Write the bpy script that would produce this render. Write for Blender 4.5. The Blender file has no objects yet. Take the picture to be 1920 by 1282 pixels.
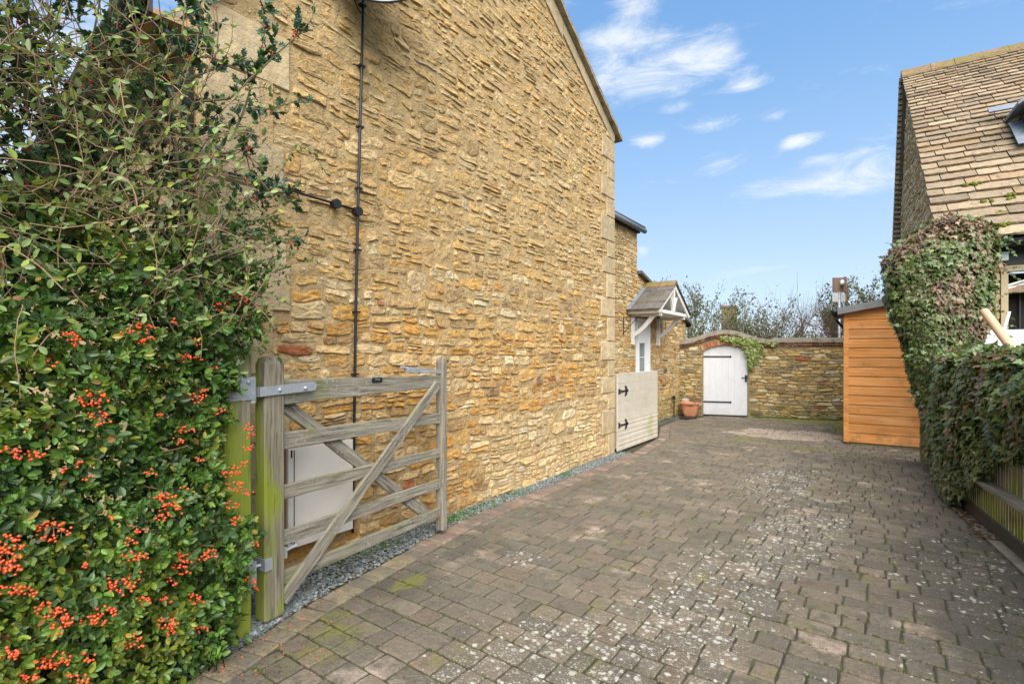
import bpy, math, random
import numpy as np
from mathutils import Vector, Matrix, noise as mnoise
C = bpy.context.scene.collection
scene = bpy.context.scene
random.seed(7); rng = np.random.default_rng(11)

# ------------------------------------------------------------------ camera
TH = math.atan2(690, 950)
cam_d = bpy.data.cameras.new('camera'); cam = bpy.data.objects.new('camera', cam_d); C.objects.link(cam)
cam.location = (0, 0, 1.5); cam.rotation_euler = (math.radians(90), 0, TH)
cam_d.lens = 950/1920*36; cam_d.sensor_width = 36; cam_d.shift_y = 22/1920
cam_d.clip_start = 0.05; cam_d.clip_end = 2000
scene.camera = cam
scene.render.resolution_x = 1024; scene.render.resolution_y = 683

# ------------------------------------------------------------------ sun, exposure
SUN_EL, SUN_AZ = math.radians(49), math.radians(140)      # azimuth from +Y clockwise
sun_dir = Vector((math.sin(SUN_AZ)*math.cos(SUN_EL), math.cos(SUN_AZ)*math.cos(SUN_EL), math.sin(SUN_EL)))
sl = bpy.data.lights.new('sun', 'SUN'); sl.energy = 4.9; sl.angle = math.radians(75); sl.color = (1, .955, .88)
so = bpy.data.objects.new('sun', sl); C.objects.link(so)
so.rotation_euler = sun_dir.to_track_quat('Z', 'Y').to_euler(); so.location = (8, -6, 12)
vs = scene.view_settings
vs.view_transform = 'Standard'; vs.look = 'None'; vs.gamma = 1; vs.use_curve_mapping = False
vs.exposure = 1.0

# ------------------------------------------------------------------ node helper
class NT:
    def __init__(s, tree): s.t = tree; s.n = tree.nodes; s.l = tree.links
    def new(s, typ, **kw):
        nd = s.n.new(typ)
        for k, v in kw.items(): setattr(nd, k, v)
        return nd
    def put(s, sock, v):
        if hasattr(v, 'is_output') or isinstance(v, bpy.types.NodeSocket): s.l.new(v, sock)
        elif v is not None: sock.default_value = v
    def math(s, op, a, b=None, c=None, clamp=False):
        m = s.new('ShaderNodeMath', operation=op, use_clamp=clamp)
        s.put(m.inputs[0], a)
        if b is not None: s.put(m.inputs[1], b)
        if c is not None: s.put(m.inputs[2], c)
        return m.outputs[0]
    def mapr(s, v, a, b, c=0., d=1., smooth=True):
        m = s.new('ShaderNodeMapRange', interpolation_type='SMOOTHSTEP' if smooth else 'LINEAR')
        s.put(m.inputs[0], v); m.inputs[1].default_value = a; m.inputs[2].default_value = b
        m.inputs[3].default_value = c; m.inputs[4].default_value = d
        return m.outputs[0]
    def mix(s, f, a, b, blend='MIX'):
        m = s.new('ShaderNodeMix', data_type='RGBA', blend_type=blend)
        s.put(m.inputs[0], f); s.put(m.inputs[6], a); s.put(m.inputs[7], b)
        return m.outputs[2]
    def noise(s, vec, scale, detail=4, rough=.6, dist=0.):
        m = s.new('ShaderNodeTexNoise'); s.l.new(vec, m.inputs['Vector'])
        m.inputs['Scale'].default_value = scale; m.inputs['Detail'].default_value = detail
        m.inputs['Roughness'].default_value = rough; m.inputs['Distortion'].default_value = dist
        return m.outputs[0]
    def mapping(s, vec, loc=(0,0,0), rot=(0,0,0), sc=(1,1,1), typ='POINT'):
        m = s.new('ShaderNodeMapping', vector_type=typ); s.l.new(vec, m.inputs[0])
        m.inputs[1].default_value = loc; m.inputs[2].default_value = rot; m.inputs[3].default_value = sc
        return m.outputs[0]
    def length(s, vec):
        m = s.new('ShaderNodeVectorMath', operation='LENGTH'); s.l.new(vec, m.inputs[0]); return m.outputs['Value']
    def blob(s, vec, c, r, rot=0., amp=1.):
        """soft ellipsoid mask round point c"""
        v = s.mapping(vec, loc=c, rot=(0, 0, rot), sc=r, typ='TEXTURE')
        return s.math('MULTIPLY', s.mapr(s.length(v), 0.25, 1.0, 1., 0.), amp)

def rgba(c): return (c[0], c[1], c[2], 1)

def mat(name, col, var=.25, vscale=6, rough=.85, bump=.3, bscale=40, bdist=.01, layers=(), coord='Object',
        stretch=(1,1,1), metal=0., spec=.3, transl=0., hue=None, rnd=.0):
    """col: (r,g,b) or 'Col' (per-piece colour attribute); layers: dicts of overlay stains / lichen / moss"""
    m = bpy.data.materials.new(name); m.use_nodes = True
    T = NT(m.node_tree); T.n.clear()
    out = T.new('ShaderNodeOutputMaterial'); bs = T.new('ShaderNodeBsdfPrincipled')
    tc = T.new('ShaderNodeTexCoord'); geo = T.new('ShaderNodeNewGeometry')
    world = geo.outputs['Position']
    base_vec = tc.outputs[coord] if coord != 'World' else world
    oi = T.new('ShaderNodeObjectInfo')
    if coord == 'Object':
        ad = T.new('ShaderNodeVectorMath', operation='MULTIPLY_ADD')
        T.l.new(oi.outputs['Random'], ad.inputs[0]); ad.inputs[1].default_value = (37, 53, 71)
        T.l.new(base_vec, ad.inputs[2]); base_vec = ad.outputs[0]
    vec = T.mapping(base_vec, sc=stretch)
    if col == 'Col':
        at = T.new('ShaderNodeAttribute', attribute_name='Col'); c = at.outputs['Color']
    else: c = rgba(col)
    n1 = T.noise(vec, vscale, 6, .65)
    k = T.mapr(n1, .25, .75, 1-var, 1+var, False)
    if rnd:
        k = T.math('MULTIPLY', k, T.mapr(oi.outputs['Random'], 0, 1, 1-rnd, 1+rnd, False))
    g = T.new('ShaderNodeCombineColor'); [T.l.new(k, g.inputs[i]) for i in range(3)]
    c = T.mix(1., c, g.outputs[0], 'MULTIPLY')
    if hue:
        n2 = T.noise(vec, vscale*.37, 4, .6)
        c = T.mix(T.math('MULTIPLY', T.mapr(n2, .45, .65), .7), c, rgba(hue))
    for L in layers:
        v = world if L.get('world', True) else base_vec
        if 'stretch' in L: v = T.mapping(v, sc=L['stretch'])
        n = T.noise(v, L['scale'], L.get('detail', 5), L.get('rough', .65), L.get('dist', 0.))
        for sp in L.get('spots', ()):
            n = T.math('ADD', n, T.blob(world, sp[0], sp[1], sp[2], sp[3]))
        if 'up' in L:      # favour upward faces
            sx = T.new('ShaderNodeSeparateXYZ'); T.l.new(geo.outputs['Normal'], sx.inputs[0])
            n = T.math('MULTIPLY_ADD', sx.outputs['Z'], L['up'], n)
        if 'low' in L:     # favour low z: (z0, z1, amp)
            sx = T.new('ShaderNodeSeparateXYZ'); T.l.new(world, sx.inputs[0])
            n = T.math('ADD', n, T.mapr(sx.outputs['Z'], L['low'][0], L['low'][1], L['low'][2], 0.))
        if 'vor' in L:     # round-ish lichen spots whose size follows the noise field
            vr = T.new('ShaderNodeTexVoronoi'); wv = T.new('ShaderNodeVectorMath', operation='MULTIPLY_ADD')
            nn = T.new('ShaderNodeTexNoise'); T.l.new(world, nn.inputs['Vector']); nn.inputs['Scale'].default_value = L['vor']*1.3; nn.inputs['Detail'].default_value = 3
            T.l.new(nn.outputs[1], wv.inputs[0]); wv.inputs[1].default_value = (.9/L['vor'],)*3; T.l.new(world, wv.inputs[2])
            T.l.new(wv.outputs[0], vr.inputs['Vector']); vr.inputs['Scale'].default_value = L['vor']
            rnd_ = T.new('ShaderNodeSeparateXYZ'); T.l.new(vr.outputs['Color'], rnd_.inputs[0])
            rad = T.math('MULTIPLY', T.mapr(n, L['lo'], L['hi'], 0., .52), T.mapr(rnd_.outputs[0], .2, 1., .25, 1.))
            f = T.mapr(T.math('SUBTRACT', rad, vr.outputs['Distance']), -.02, .14)
        else: f = T.mapr(n, L['lo'], L['hi'])
        if 'gate' in L:    # second slower noise that breaks the layer up
            f = T.math('MULTIPLY', f, T.mapr(T.noise(world, L['gate'], 3, .5), .4, .6))
        f = T.math('MULTIPLY', f, L.get('amt', 1.))
        c = T.mix(f, c, rgba(L['color']))
    T.put(bs.inputs['Base Color'], c)
    bs.inputs['Roughness'].default_value = rough; bs.inputs['Metallic'].default_value = metal
    bs.inputs['Specular IOR Level'].default_value = spec
    if bump:
        nb = T.noise(vec, bscale, 6, .7)
        nb2 = T.noise(vec, bscale*.22, 3, .6)
        hh = T.math('MULTIPLY_ADD', nb2, 1.6, nb)
        b = T.new('ShaderNodeBump'); b.inputs['Strength'].default_value = bump; b.inputs['Distance'].default_value = bdist
        T.l.new(hh, b.inputs['Height']); T.l.new(b.outputs[0], bs.inputs['Normal'])
    if transl:
        tr = T.new('ShaderNodeBsdfTranslucent'); T.put(tr.inputs[0], T.mix(1., c, (1, 1, .55, 1), 'MULTIPLY'))
        mx = T.new('ShaderNodeMixShader'); mx.inputs[0].default_value = transl
        T.l.new(bs.outputs[0], mx.inputs[1]); T.l.new(tr.outputs[0], mx.inputs[2]); T.l.new(mx.outputs[0], out.inputs[0])
    else: T.l.new(bs.outputs[0], out.inputs[0])
    return m

# ------------------------------------------------------------------ world sky
def dirpx(x, y):
    r = (x-960)/950; u = (663-y)/950; s, c = math.sin(TH), math.cos(TH)
    return Vector((-s+c*r, c+s*r, u)).normalized()
w = bpy.data.worlds.new('World'); scene.world = w; w.use_nodes = True
T = NT(w.node_tree); T.n.clear()
out = T.new('ShaderNodeOutputWorld'); bg = T.new('ShaderNodeBackground')
sky = T.new('ShaderNodeTexSky', sky_type='NISHITA'); sky.sun_disc = False
sky.sun_elevation = SUN_EL; sky.sun_rotation = SUN_AZ; sky.altitude = 100; sky.air_density = 1.0; sky.dust_density = .6; sky.ozone_density = 1.6
tc = T.new('ShaderNodeTexCoord'); dv = tc.outputs['Generated']
sx = T.new('ShaderNodeSeparateXYZ'); T.l.new(dv, sx.inputs[0])
zz = T.math('ADD', T.math('MAXIMUM', sx.outputs['Z'], 0.), .22)
cv = T.new('ShaderNodeCombineXYZ'); T.put(cv.inputs[0], T.math('DIVIDE', sx.outputs['X'], zz)); T.put(cv.inputs[1], T.math('DIVIDE', sx.outputs['Y'], zz))
cn = T.noise(cv.outputs[0], 2.1, 9, .62, .25)
cn2 = T.noise(T.mapping(dv, sc=(5, 5, 15)), 1.5, 10, .68, .5)
cn = T.math('MULTIPLY_ADD', cn2, .75, T.math('MULTIPLY', cn, .25))
# cloud banks that the photograph shows, placed as directions in the sky
for (px, py, rh, rv, amp) in ((1215,128,.20,.075,.25), (1130,75,.12,.035,.2), (1350,95,.09,.03,.14), (1560,332,.20,.045,.24), (1650,335,.1,.05,.16),
                              (1350,300,.07,.04,.12), (1345,235,.09,.03,.21), (1498,265,.045,.02,.28), (1215,265,.05,.02,.21), (1200,12,.07,.03,.28), (1400,160,.05,.015,.2), (1450,215,.05,.02,.16), (1270,205,.06,.015,.2), (1530,300,.05,.015,.18),
                              (1205,475,.02,.02,.2), (1620,280,.07,.03,.13), (120,200,.5,.4,.25)):
    c0 = dirpx(px, py); az = math.atan2(c0.y, c0.x)
    v = T.mapping(dv, loc=tuple(c0), rot=(0, 0, az), sc=(.5, rh, rv), typ='TEXTURE')
    cn = T.math('ADD', cn, T.math('MULTIPLY', T.mapr(T.length(v), 0.0, 1.0, 1., 0.), amp))
dens = T.mapr(cn, .55, .90)
dens = T.math('MULTIPLY', dens, .93)
ramp = T.new('ShaderNodeValToRGB'); T.put(ramp.inputs[0], T.math('MAXIMUM', sx.outputs['Z'], 0.))
els = ramp.color_ramp.elements; els[0].position = 0.; els[0].color = (3.5/9, 4.25/9, 5.2/9, 1); els[1].position = .62; els[1].color = (1.0/9, 2.2/9, 4.35/9, 1)
for ps, c_ in ((.13, (3.0,3.95,5.1)), (.32, (1.95,3.2,5.0)), (.47, (1.3,2.6,4.7))):
    e = els.new(ps); e.color = (c_[0]/9, c_[1]/9, c_[2]/9, 1)
sc9 = T.new('ShaderNodeVectorMath', operation='SCALE'); T.l.new(ramp.outputs[0], sc9.inputs[0]); sc9.inputs[3].default_value = 9.
skc = T.mix(.78, sky.outputs[0], sc9.outputs[0])
skc = T.mix(dens, skc, (4.9, 5.1, 5.3, 1))
T.l.new(skc, bg.inputs[0]); bg.inputs[1].default_value = .101
T.l.new(bg.outputs[0], out.inputs[0])

# ------------------------------------------------------------------ mesh helpers
def make_mesh(name, V, loops, sizes, col=None, smooth=False):
    me = bpy.data.meshes.new(name)
    V = np.asarray(V, dtype=np.float32).reshape(-1, 3); loops = np.asarray(loops, dtype=np.int32); sizes = np.asarray(sizes, dtype=np.int32)
    me.vertices.add(len(V)); me.vertices.foreach_set('co', V.ravel())
    me.loops.add(len(loops)); me.loops.foreach_set('vertex_index', loops)
    me.polygons.add(len(sizes)); st = np.zeros(len(sizes), dtype=np.int32); st[1:] = np.cumsum(sizes)[:-1]
    me.polygons.foreach_set('loop_start', st)
    me.polygons.foreach_set('use_smooth', np.full(len(sizes), bool(smooth)))
    if col is not None:
        a = me.color_attributes.new('Col', 'FLOAT_COLOR', 'POINT')
        cc = np.ones((len(V), 4), dtype=np.float32); cc[:, :3] = col; a.data.foreach_set('color', cc.ravel())
    me.update(calc_edges=True); me.validate()
    return me

class MB:
    def __init__(s): s.V = []; s.L = []; s.S = []; s.C = []; s.n = 0; s.hasc = False
    def add(s, V, F, col=None):
        V = np.asarray(V, dtype=float).reshape(-1, 3)
        if isinstance(F, np.ndarray):
            s.L.append((F+s.n).ravel()); s.S.append(np.full(len(F), F.shape[1]))
        else:
            s.L.append(np.fromiter((i+s.n for f in F for i in f), dtype=int)); s.S.append(np.array([len(f) for f in F]))
        s.V.append(V); s.n += len(V)
        cc = np.ones((len(V), 3))
        if col is not None: cc[:] = col; s.hasc = True
        s.C.append(cc)
        return s
    def box(s, a, b, col=None):
        x0,y0,z0 = a; x1,y1,z1 = b
        V = [(x0,y0,z0),(x1,y0,z0),(x1,y1,z0),(x0,y1,z0),(x0,y0,z1),(x1,y0,z1),(x1,y1,z1),(x0,y1,z1)]
        return s.add(V, [(0,3,2,1),(4,5,6,7),(0,1,5,4),(1,2,6,5),(2,3,7,6),(3,0,4,7)], col)
    def obox(s, o, ax, ay, az, col=None):
        """box from corner o with three edge vectors"""
        o, ax, ay, az = (np.array(q, dtype=float) for q in (o, ax, ay, az))
        V = [o, o+ax, o+ax+ay, o+ay, o+az, o+ax+az, o+ax+ay+az, o+ay+az]
        F = [(0,3,2,1),(4,5,6,7),(0,1,5,4),(1,2,6,5),(2,3,7,6),(3,0,4,7)]
        if np.dot(np.cross(ax, ay), az) < 0: F = [f[::-1] for f in F]
        return s.add(V, F, col)
    def tube(s, pts, r, n=8, col=None, cap=True):
        pts = [Vector(p) for p in pts]; rr = r if hasattr(r, '__len__') else [r]*len(pts)
        V = []; F = []; up = Vector((0,0,1)); prev = None
        for i, p in enumerate(pts):
            d = (pts[min(i+1, len(pts)-1)]-pts[max(i-1, 0)]).normalized()
            if prev is None:
                a = d.orthogonal().normalized()
            else:
                a = (prev - d*prev.dot(d)); a = a.normalized() if a.length > 1e-6 else d.orthogonal().normalized()
            prev = a; b = d.cross(a)
            for k in range(n):
                t = 2*math.pi*k/n; V.append(tuple(p+(a*math.cos(t)+b*math.sin(t))*rr[i]))
        for i in range(len(pts)-1):
            for k in range(n):
                F.append((i*n+k, i*n+(k+1)%n, (i+1)*n+(k+1)%n, (i+1)*n+k))
        if cap:
            F.append(tuple(range(n))[::-1]); F.append(tuple((len(pts)-1)*n+k for k in range(n)))
        return s.add(V, F, col)
    def ball(s, c, r, n=8, m=5, col=None):
        V = [(c[0], c[1], c[2]+r)]; F = []
        for i in range(1, m):
            t = math.pi*i/m
            for k in range(n):
                p = 2*math.pi*k/n; V.append((c[0]+r*math.sin(t)*math.cos(p), c[1]+r*math.sin(t)*math.sin(p), c[2]+r*math.cos(t)))
        V.append((c[0], c[1], c[2]-r)); L = len(V)-1
        for k in range(n): F.append((0, 1+k, 1+(k+1)%n)); F.append((L, L-n+(k+1)%n, L-n+k))
        for i in range(m-2):
            for k in range(n): a = 1+i*n+k; b = 1+i*n+(k+1)%n; F.append((a, a+n, b+n, b))
        return s.add(V, F, col)
    def disc(s, c, nrm, r, th, n=20, col=None):
        nn = Vector(nrm).normalized(); c = Vector(c)
        return s.tube([c, c+nn*th], r, n, col)
    def build(s, name, m, parent=None, smooth=False, root=None):
        me = make_mesh(name, np.concatenate(s.V), np.concatenate(s.L), np.concatenate(s.S), np.concatenate(s.C) if s.hasc else None, smooth)
        return link(name, me, m, parent)

def world_of(o):
    t = Vector((0,0,0))
    while o is not None: t = t + o.location; o = o.parent
    return t
def link(name, me, m=None, parent=None):
    o = bpy.data.objects.new(name, me)
    if m is not None:
        if not me.materials: me.materials.append(m)
    C.objects.link(o)
    if parent is not None:
        o.parent = parent; o.location = -world_of(parent)
    return o
def recentre(o):
    """put the origin of a mesh object whose vertices are in world space at its base"""
    me = o.data; n = len(me.vertices); a = np.zeros(n*3, dtype=np.float32); me.vertices.foreach_get('co', a); a = a.reshape(-1, 3)
    c = (a.min(0)+a.max(0))/2; c[2] = a[:, 2].min()
    a -= c; me.vertices.foreach_set('co', a.ravel()); me.update(); o.location = Vector(c.tolist())+o.location
    return o
def thing(name, label, cat, loc=(0,0,0), group=None):
    o = bpy.data.objects.new(name, None); C.objects.link(o); o.location = loc; o.empty_display_size = .2
    return tag(o, label, cat, group)
def tag(o, label, cat, group=None):
    o['label'] = label; o['category'] = cat
    if group: o['group'] = group
    return o
def struct(o): o['kind'] = 'structure'; return o
def stuff(o): o['kind'] = 'stuff'; return o

def beam(name, p0, p1, wd, ht, m, parent=None, up=(0,0,1), ch=.006, seg=10, wob=.0025, taper=1., label=None):
    """timber: own local space with X along the length (grain follows), chamfered, slightly uneven"""
    p0 = Vector(p0); p1 = Vector(p1); d = p1-p0; L = d.length; x = d.normalized(); upv = Vector(up)
    y = upv.cross(x).normalized(); z = x.cross(y)
    R = Matrix((x, y, z)).transposed()
    V = []; F = []
    for i in range(seg+1):
        t = i/seg; k = 1+(taper-1)*t; a, b = wd/2*k, ht/2*k; q = ch
        oy = random.uniform(-wob, wob); oz = random.uniform(-wob, wob)
        for (yy, zz) in ((a-q,-b),(a,-b+q),(a,b-q),(a-q,b),(-a+q,b),(-a,b-q),(-a,-b+q),(-a+q,-b)):
            V.append((t*L, yy+oy+random.uniform(-wob, wob)*.5, zz+oz+random.uniform(-wob, wob)*.5))
    for i in range(seg):
        for k in range(8): F.append((i*8+k, i*8+(k+1)%8, (i+1)*8+(k+1)%8, (i+1)*8+k))
    F.append(tuple(range(8))[::-1]); F.append(tuple(seg*8+k for k in range(8)))
    mb = MB(); mb.add(V, F)
    me = make_mesh(name, np.concatenate(mb.V), np.concatenate(mb.L), np.concatenate(mb.S))
    o = bpy.data.objects.new(name, me); me.materials.append(m); C.objects.link(o)
    o.matrix_world = Matrix.Translation(p0) @ R.to_4x4()
    if parent is not None:
        o.parent = parent; o.location = p0-world_of(parent)
    if label: o['label'] = label
    return o

# ------------------------------------------------------------------ materials
STONE_L = [dict(color=(.50,.45,.36), scale=30, lo=.57, hi=.70, amt=.6, gate=1.3), dict(color=(.36,.27,.16), scale=13, lo=.50, hi=.66, amt=.45),
           dict(color=(.10,.075,.045), scale=9, lo=.66, hi=.78, amt=.5)]
M_stone = mat('rubble_stone', 'Col', .40, 22, .93, 1.0, 42, .022, STONE_L, coord='World')
M_stone_back = mat('garden_wall_stone', 'Col', .34, 20, .92, .8, 50, .012,
    [dict(color=(.12,.10,.06), scale=3.2, lo=.52, hi=.68, amt=.6, stretch=(1,1,2.2)),
     dict(color=(.10,.12,.03), scale=6, lo=.58, hi=.72, amt=.6, low=(0,.6,.16))], coord='World')
M_mortar = mat('lime_mortar', (.44,.312,.155), .3, 14, .95, 1.0, 50, .02,
    [dict(color=(.42,.27,.12), scale=1.1, lo=.42, hi=.7, amt=.6)], coord='World')
M_mortar_dark = mat('old_mortar', (.24,.18,.09), .3, 12, .95, .8, 60, .012, coord='World')
M_dressed = mat('dressed_limestone', 'Col', .32, 9, .9, .8, 45, .012,
    [dict(color=(.5,.44,.34), scale=8, lo=.52, hi=.7, amt=.5), dict(color=(.36,.25,.12), scale=4, lo=.45, hi=.7, amt=.6), dict(color=(.17,.13,.08), scale=14, lo=.62, hi=.74, amt=.45)], coord='World')
M_coping = mat('coping_stone', (.27,.225,.155), .3, 12, .92, .7, 50, .01,
    [dict(color=(.10,.085,.06), scale=7, lo=.5, hi=.66, amt=.7), dict(color=(.42,.38,.28), scale=18, lo=.6, hi=.7, amt=.6)], coord='World')
PV_spots_l = [((-.98,2.13,0),(.85,1.1,1),0,.30), ((-.83,3.43,0),(.60,1.2,1),0,.32), ((-.55,4.83,0),(.55,1.3,1),0,.34), ((-.95,6.6,0),(.65,1.7,1),0,.26),
              ((.45,4.6,0),(.6,1.6,1),0,.18), ((-1.6,2.0,0),(.5,.7,1),0,.16), ((.3,2.9,0),(.9,.9,1),0,.12), ((-2.15,3.1,0),(.3,.4,1),0,.22), ((-.1,6.2,0),(.5,1.2,1),0,.12)]
PV = [dict(color=(.135,.105,.085), scale=3.5, lo=.45, hi=.62, amt=.4),
      dict(color=(.40,.31,.235), scale=2.2, lo=.56, hi=.72, amt=.8, spots=[((-1.35,10.6,0),(1.3,.9,1),.1,.42)]),
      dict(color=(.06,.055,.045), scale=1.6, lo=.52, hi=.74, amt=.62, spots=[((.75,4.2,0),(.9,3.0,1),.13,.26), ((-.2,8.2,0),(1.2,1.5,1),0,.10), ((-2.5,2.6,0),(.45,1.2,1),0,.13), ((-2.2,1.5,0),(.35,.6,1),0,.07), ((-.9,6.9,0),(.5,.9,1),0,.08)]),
      dict(color=(.15,.145,.035), scale=3.8, lo=.56, hi=.74, amt=.85, spots=[((-2.5,1.5,0),(.35,.6,1),0,.16), ((-2.5,2.3,0),(.12,.22,1),0,.34), ((-1.9,9.6,0),(.5,.25,1),0,.25), ((-1.0,9.3,0),(.9,.25,1),.1,.2), ((-.9,13.2,0),(1.9,.6,1),.3,.5), ((-.45,12.2,0),(.5,1.3,1),0,.45)]),
      dict(color=(.47,.45,.39), scale=5, lo=.50, hi=.78, amt=.85, detail=4, rough=.6, vor=27, spots=PV_spots_l),
      dict(color=(.40,.38,.33), scale=4, lo=.46, hi=.85, amt=.8, detail=4, vor=95, spots=PV_spots_l),
      dict(color=(.30,.27,.21), scale=170, lo=.60, hi=.68, amt=.55, detail=2), dict(color=(.05,.045,.035), scale=140, lo=.54, hi=.64, amt=.5, detail=3),
      dict(color=(.075,.068,.05), scale=9, lo=.52, hi=.66, amt=.55)]
M_paver = mat('block_paving', 'Col', .34, 50, .94, 1.0, 110, .010, PV, coord='World')
M_edging = mat('brick_edging', 'Col', .35, 22, .92, .7, 90, .006,
    [dict(color=(.11,.095,.075), scale=5, lo=.42, hi=.6, amt=.75), dict(color=(.45,.42,.36), scale=34, lo=.68, hi=.73, amt=.8)], coord='World')
M_joint = mat('joint_soil', (.05,.042,.028), .4, 30, .97, .8, 120, .01,
    [dict(color=(.075,.095,.02), scale=7, lo=.47, hi=.62, amt=.7)], coord='World')
M_soil = mat('garden_ground', (.10,.085,.05), .4, 4, .97, .8, 30, .03,
    [dict(color=(.07,.11,.025), scale=.8, lo=.4, hi=.6, amt=.8)], coord='World')
M_gravel = mat('slate_chippings', 'Col', .25, 60, .8, .3, 90, .003, coord='World')
ALG = (.17,.20,.022)
M_oak = mat('weathered_oak', (.215,.19,.145), .62, 6, .92, 1.0, 9, .006,
    [dict(color=ALG, scale=3, lo=.55, hi=.75, amt=.45, up=.10), dict(color=(.045,.04,.03), scale=5, lo=.52, hi=.68, amt=.7, stretch=(.8,7,7), world=False),
     dict(color=(.36,.37,.30), scale=60, lo=.54, hi=.64, amt=.6, gate=4.), dict(color=(.42,.24,.03), scale=16, lo=.66, hi=.72, amt=.9, spots=[((-2.83,2.1,1.07),(.12,.12,.05),0,.3)])],
    stretch=(.6,12.,12.))
M_oakpost = mat('mossy_oak_post', (.20,.17,.12), .6, 6, .92, .9, 9, .006,
    [dict(color=(.20,.235,.018), scale=2.2, lo=.46, hi=.60, amt=.92, low=(0,1.6,.10), spots=[((-2.79,1.43,.8),(.05,.09,1.2),0,.45)], stretch=(1,1,.4)),
     dict(color=(.05,.045,.03), scale=5, lo=.54, hi=.7, amt=.6, stretch=(.8,7,7), world=False)],
    stretch=(.6,12.,12.))
M_fence = mat('fence_timber', (.20,.17,.12), .6, 6, .9, .9, 9, .005,
    [dict(color=(.17,.19,.03), scale=3.5, lo=.48, hi=.62, amt=.85, low=(0,.6,.10)), dict(color=(.04,.035,.03), scale=6, lo=.52, hi=.7, amt=.6)], stretch=(.6,12,12))
M_shed = mat('orange_stained_cladding', (.55,.232,.062), .40, 5, .62, .35, 20, .002,
    [dict(color=(.60,.33,.14), scale=1.6, lo=.45, hi=.7, amt=.6, stretch=(1,1,5)), dict(color=(.17,.10,.05), scale=5, lo=.55, hi=.8, amt=.6, low=(0,.35,.2)), dict(color=(.26,.11,.03), scale=1, lo=.42, hi=1.0, amt=.65, vor=9),
     dict(color=(.36,.13,.025), scale=2.2, lo=.5, hi=.72, amt=.6, stretch=(.6,1,6)), dict(color=(.20,.07,.015), scale=5.0, lo=.70, hi=.75, amt=.7)], stretch=(.35,6,14), rnd=.16)
M_felt = mat('grey_roof_felt', (.16,.165,.165), .25, 10, .85, .4, 90, .004)
M_black = mat('black_plastic', (.013,.013,.014), .2, 8, .45, .05, 30, .002, spec=.4)
M_iron = mat('black_iron', (.018,.017,.017), .3, 20, .6, .3, 80, .002)
M_galv = mat('galvanised_steel', (.42,.44,.46), .18, 30, .5, .12, 60, .002, metal=.55,
    layers=[dict(color=(.3,.3,.3), scale=20, lo=.55, hi=.68, amt=.5)])
M_rust = mat('rusty_bolt', (.22,.09,.03), .4, 60, .8, .4, 60, .002)
M_white = mat('white_painted_timber', (.68,.66,.62), .07, 6, .5, .08, 40, .002,
    [dict(color=(.42,.40,.33), scale=6, lo=.58, hi=.75, amt=.4)])
M_door = mat('white_door_paint', (.56,.56,.575), .05, 4, .45, .06, 30, .002,
    [dict(color=(.42,.42,.36), scale=5, lo=.5, hi=.7, amt=.3, low=(0,.3,.15))])
M_upvc = mat('white_upvc', (.74,.75,.77), .04, 4, .3, 0, 30)
M_cream = mat('cream_composite_board', (.50,.45,.365), .12, 5, .6, .2, 60, .002,
    [dict(color=(.32,.34,.14), scale=6, lo=.60, hi=.8, amt=.6, spots=[((-3.2,8.4,.3),(.2,.3,.35),0,.25)], low=(0,.3,.06)),
     dict(color=(.34,.31,.24), scale=2, lo=.5, hi=.75, amt=.4)])
M_box = mat('beige_cabinet_paint', (.68,.63,.56), .06, 4, .5, .05, 30, .002,
    [dict(color=(.30,.26,.2), scale=4, lo=.56, hi=.75, amt=.35, low=(.15,.45,.08))])
M_terra = mat('terracotta', (.46,.19,.10), .18, 12, .85, .3, 60, .003, [dict(color=(.5,.36,.26), scale=7, lo=.5, hi=.7, amt=.5)])
M_lead = mat('lead_flashing', (.17,.19,.22), .25, 8, .55, .2, 30, .003)
M_slate = mat('stone_slate', (.105,.092,.083), .3, 14, .85, .6, 60, .006,
    [dict(color=(.24,.22,.19), scale=22, lo=.62, hi=.72, amt=.5), dict(color=(.12,.10,.03), scale=6, lo=.5, hi=.65, amt=.6)], rnd=.2)
M_tile = mat('stone_roof_tile', 'Col', .32, 16, .9, .8, 45, .01,
    [dict(color=(.09,.075,.05), scale=12, lo=.58, hi=.68, amt=.75), dict(color=(.50,.46,.36), scale=20, lo=.64, hi=.70, amt=.7),
     dict(color=(.17,.18,.02), scale=3.2, lo=.68, hi=.72, amt=.95)], coord='World')
M_ridge = mat('mossy_ridge', (.20,.13,.07), .4, 10, .92, .8, 30, .02,
    [dict(color=(.15,.13,.03), scale=5, lo=.46, hi=.6, amt=.85), dict(color=(.30,.26,.2), scale=12, lo=.6, hi=.7, amt=.6)], coord='World')
M_leaf = mat('glossy_leaf', 'Col', .15, 20, .36, 0, 10, coord='World', spec=.45, transl=.22)
M_leafdull = mat('soft_leaf', 'Col', .15, 20, .65, 0, 10, coord='World', spec=.25, transl=.25)
M_bark = mat('twig_bark', (.15,.095,.06), .35, 30, .9, .5, 60, .003, coord='World')
M_barkgrey = mat('grey_bark', (.13,.11,.085), .3, 20, .9, .5, 60, .003, coord='World')
M_berry = mat('orange_berry', (.72,.085,.02), .45, 60, .3, 0, 10, coord='World', spec=.5)
M_redberry = mat('holly_berry', (.60,.012,.012), .12, 80, .25, 0, 10, coord='World', spec=.5)
M_render = mat('mossy_render', (.185,.155,.115), .3, 9, .95, .9, 30, .03,
    [dict(color=(.09,.085,.035), scale=5, lo=.5, hi=.65, amt=.7), dict(color=(.34,.30,.24), scale=16, lo=.6, hi=.7, amt=.6)], coord='World')
M_brick = mat('garden_red_brick', 'Col', .3, 20, .9, .5, 60, .006, [dict(color=(.08,.06,.04), scale=7, lo=.52, hi=.68, amt=.6)], coord='World')
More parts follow.
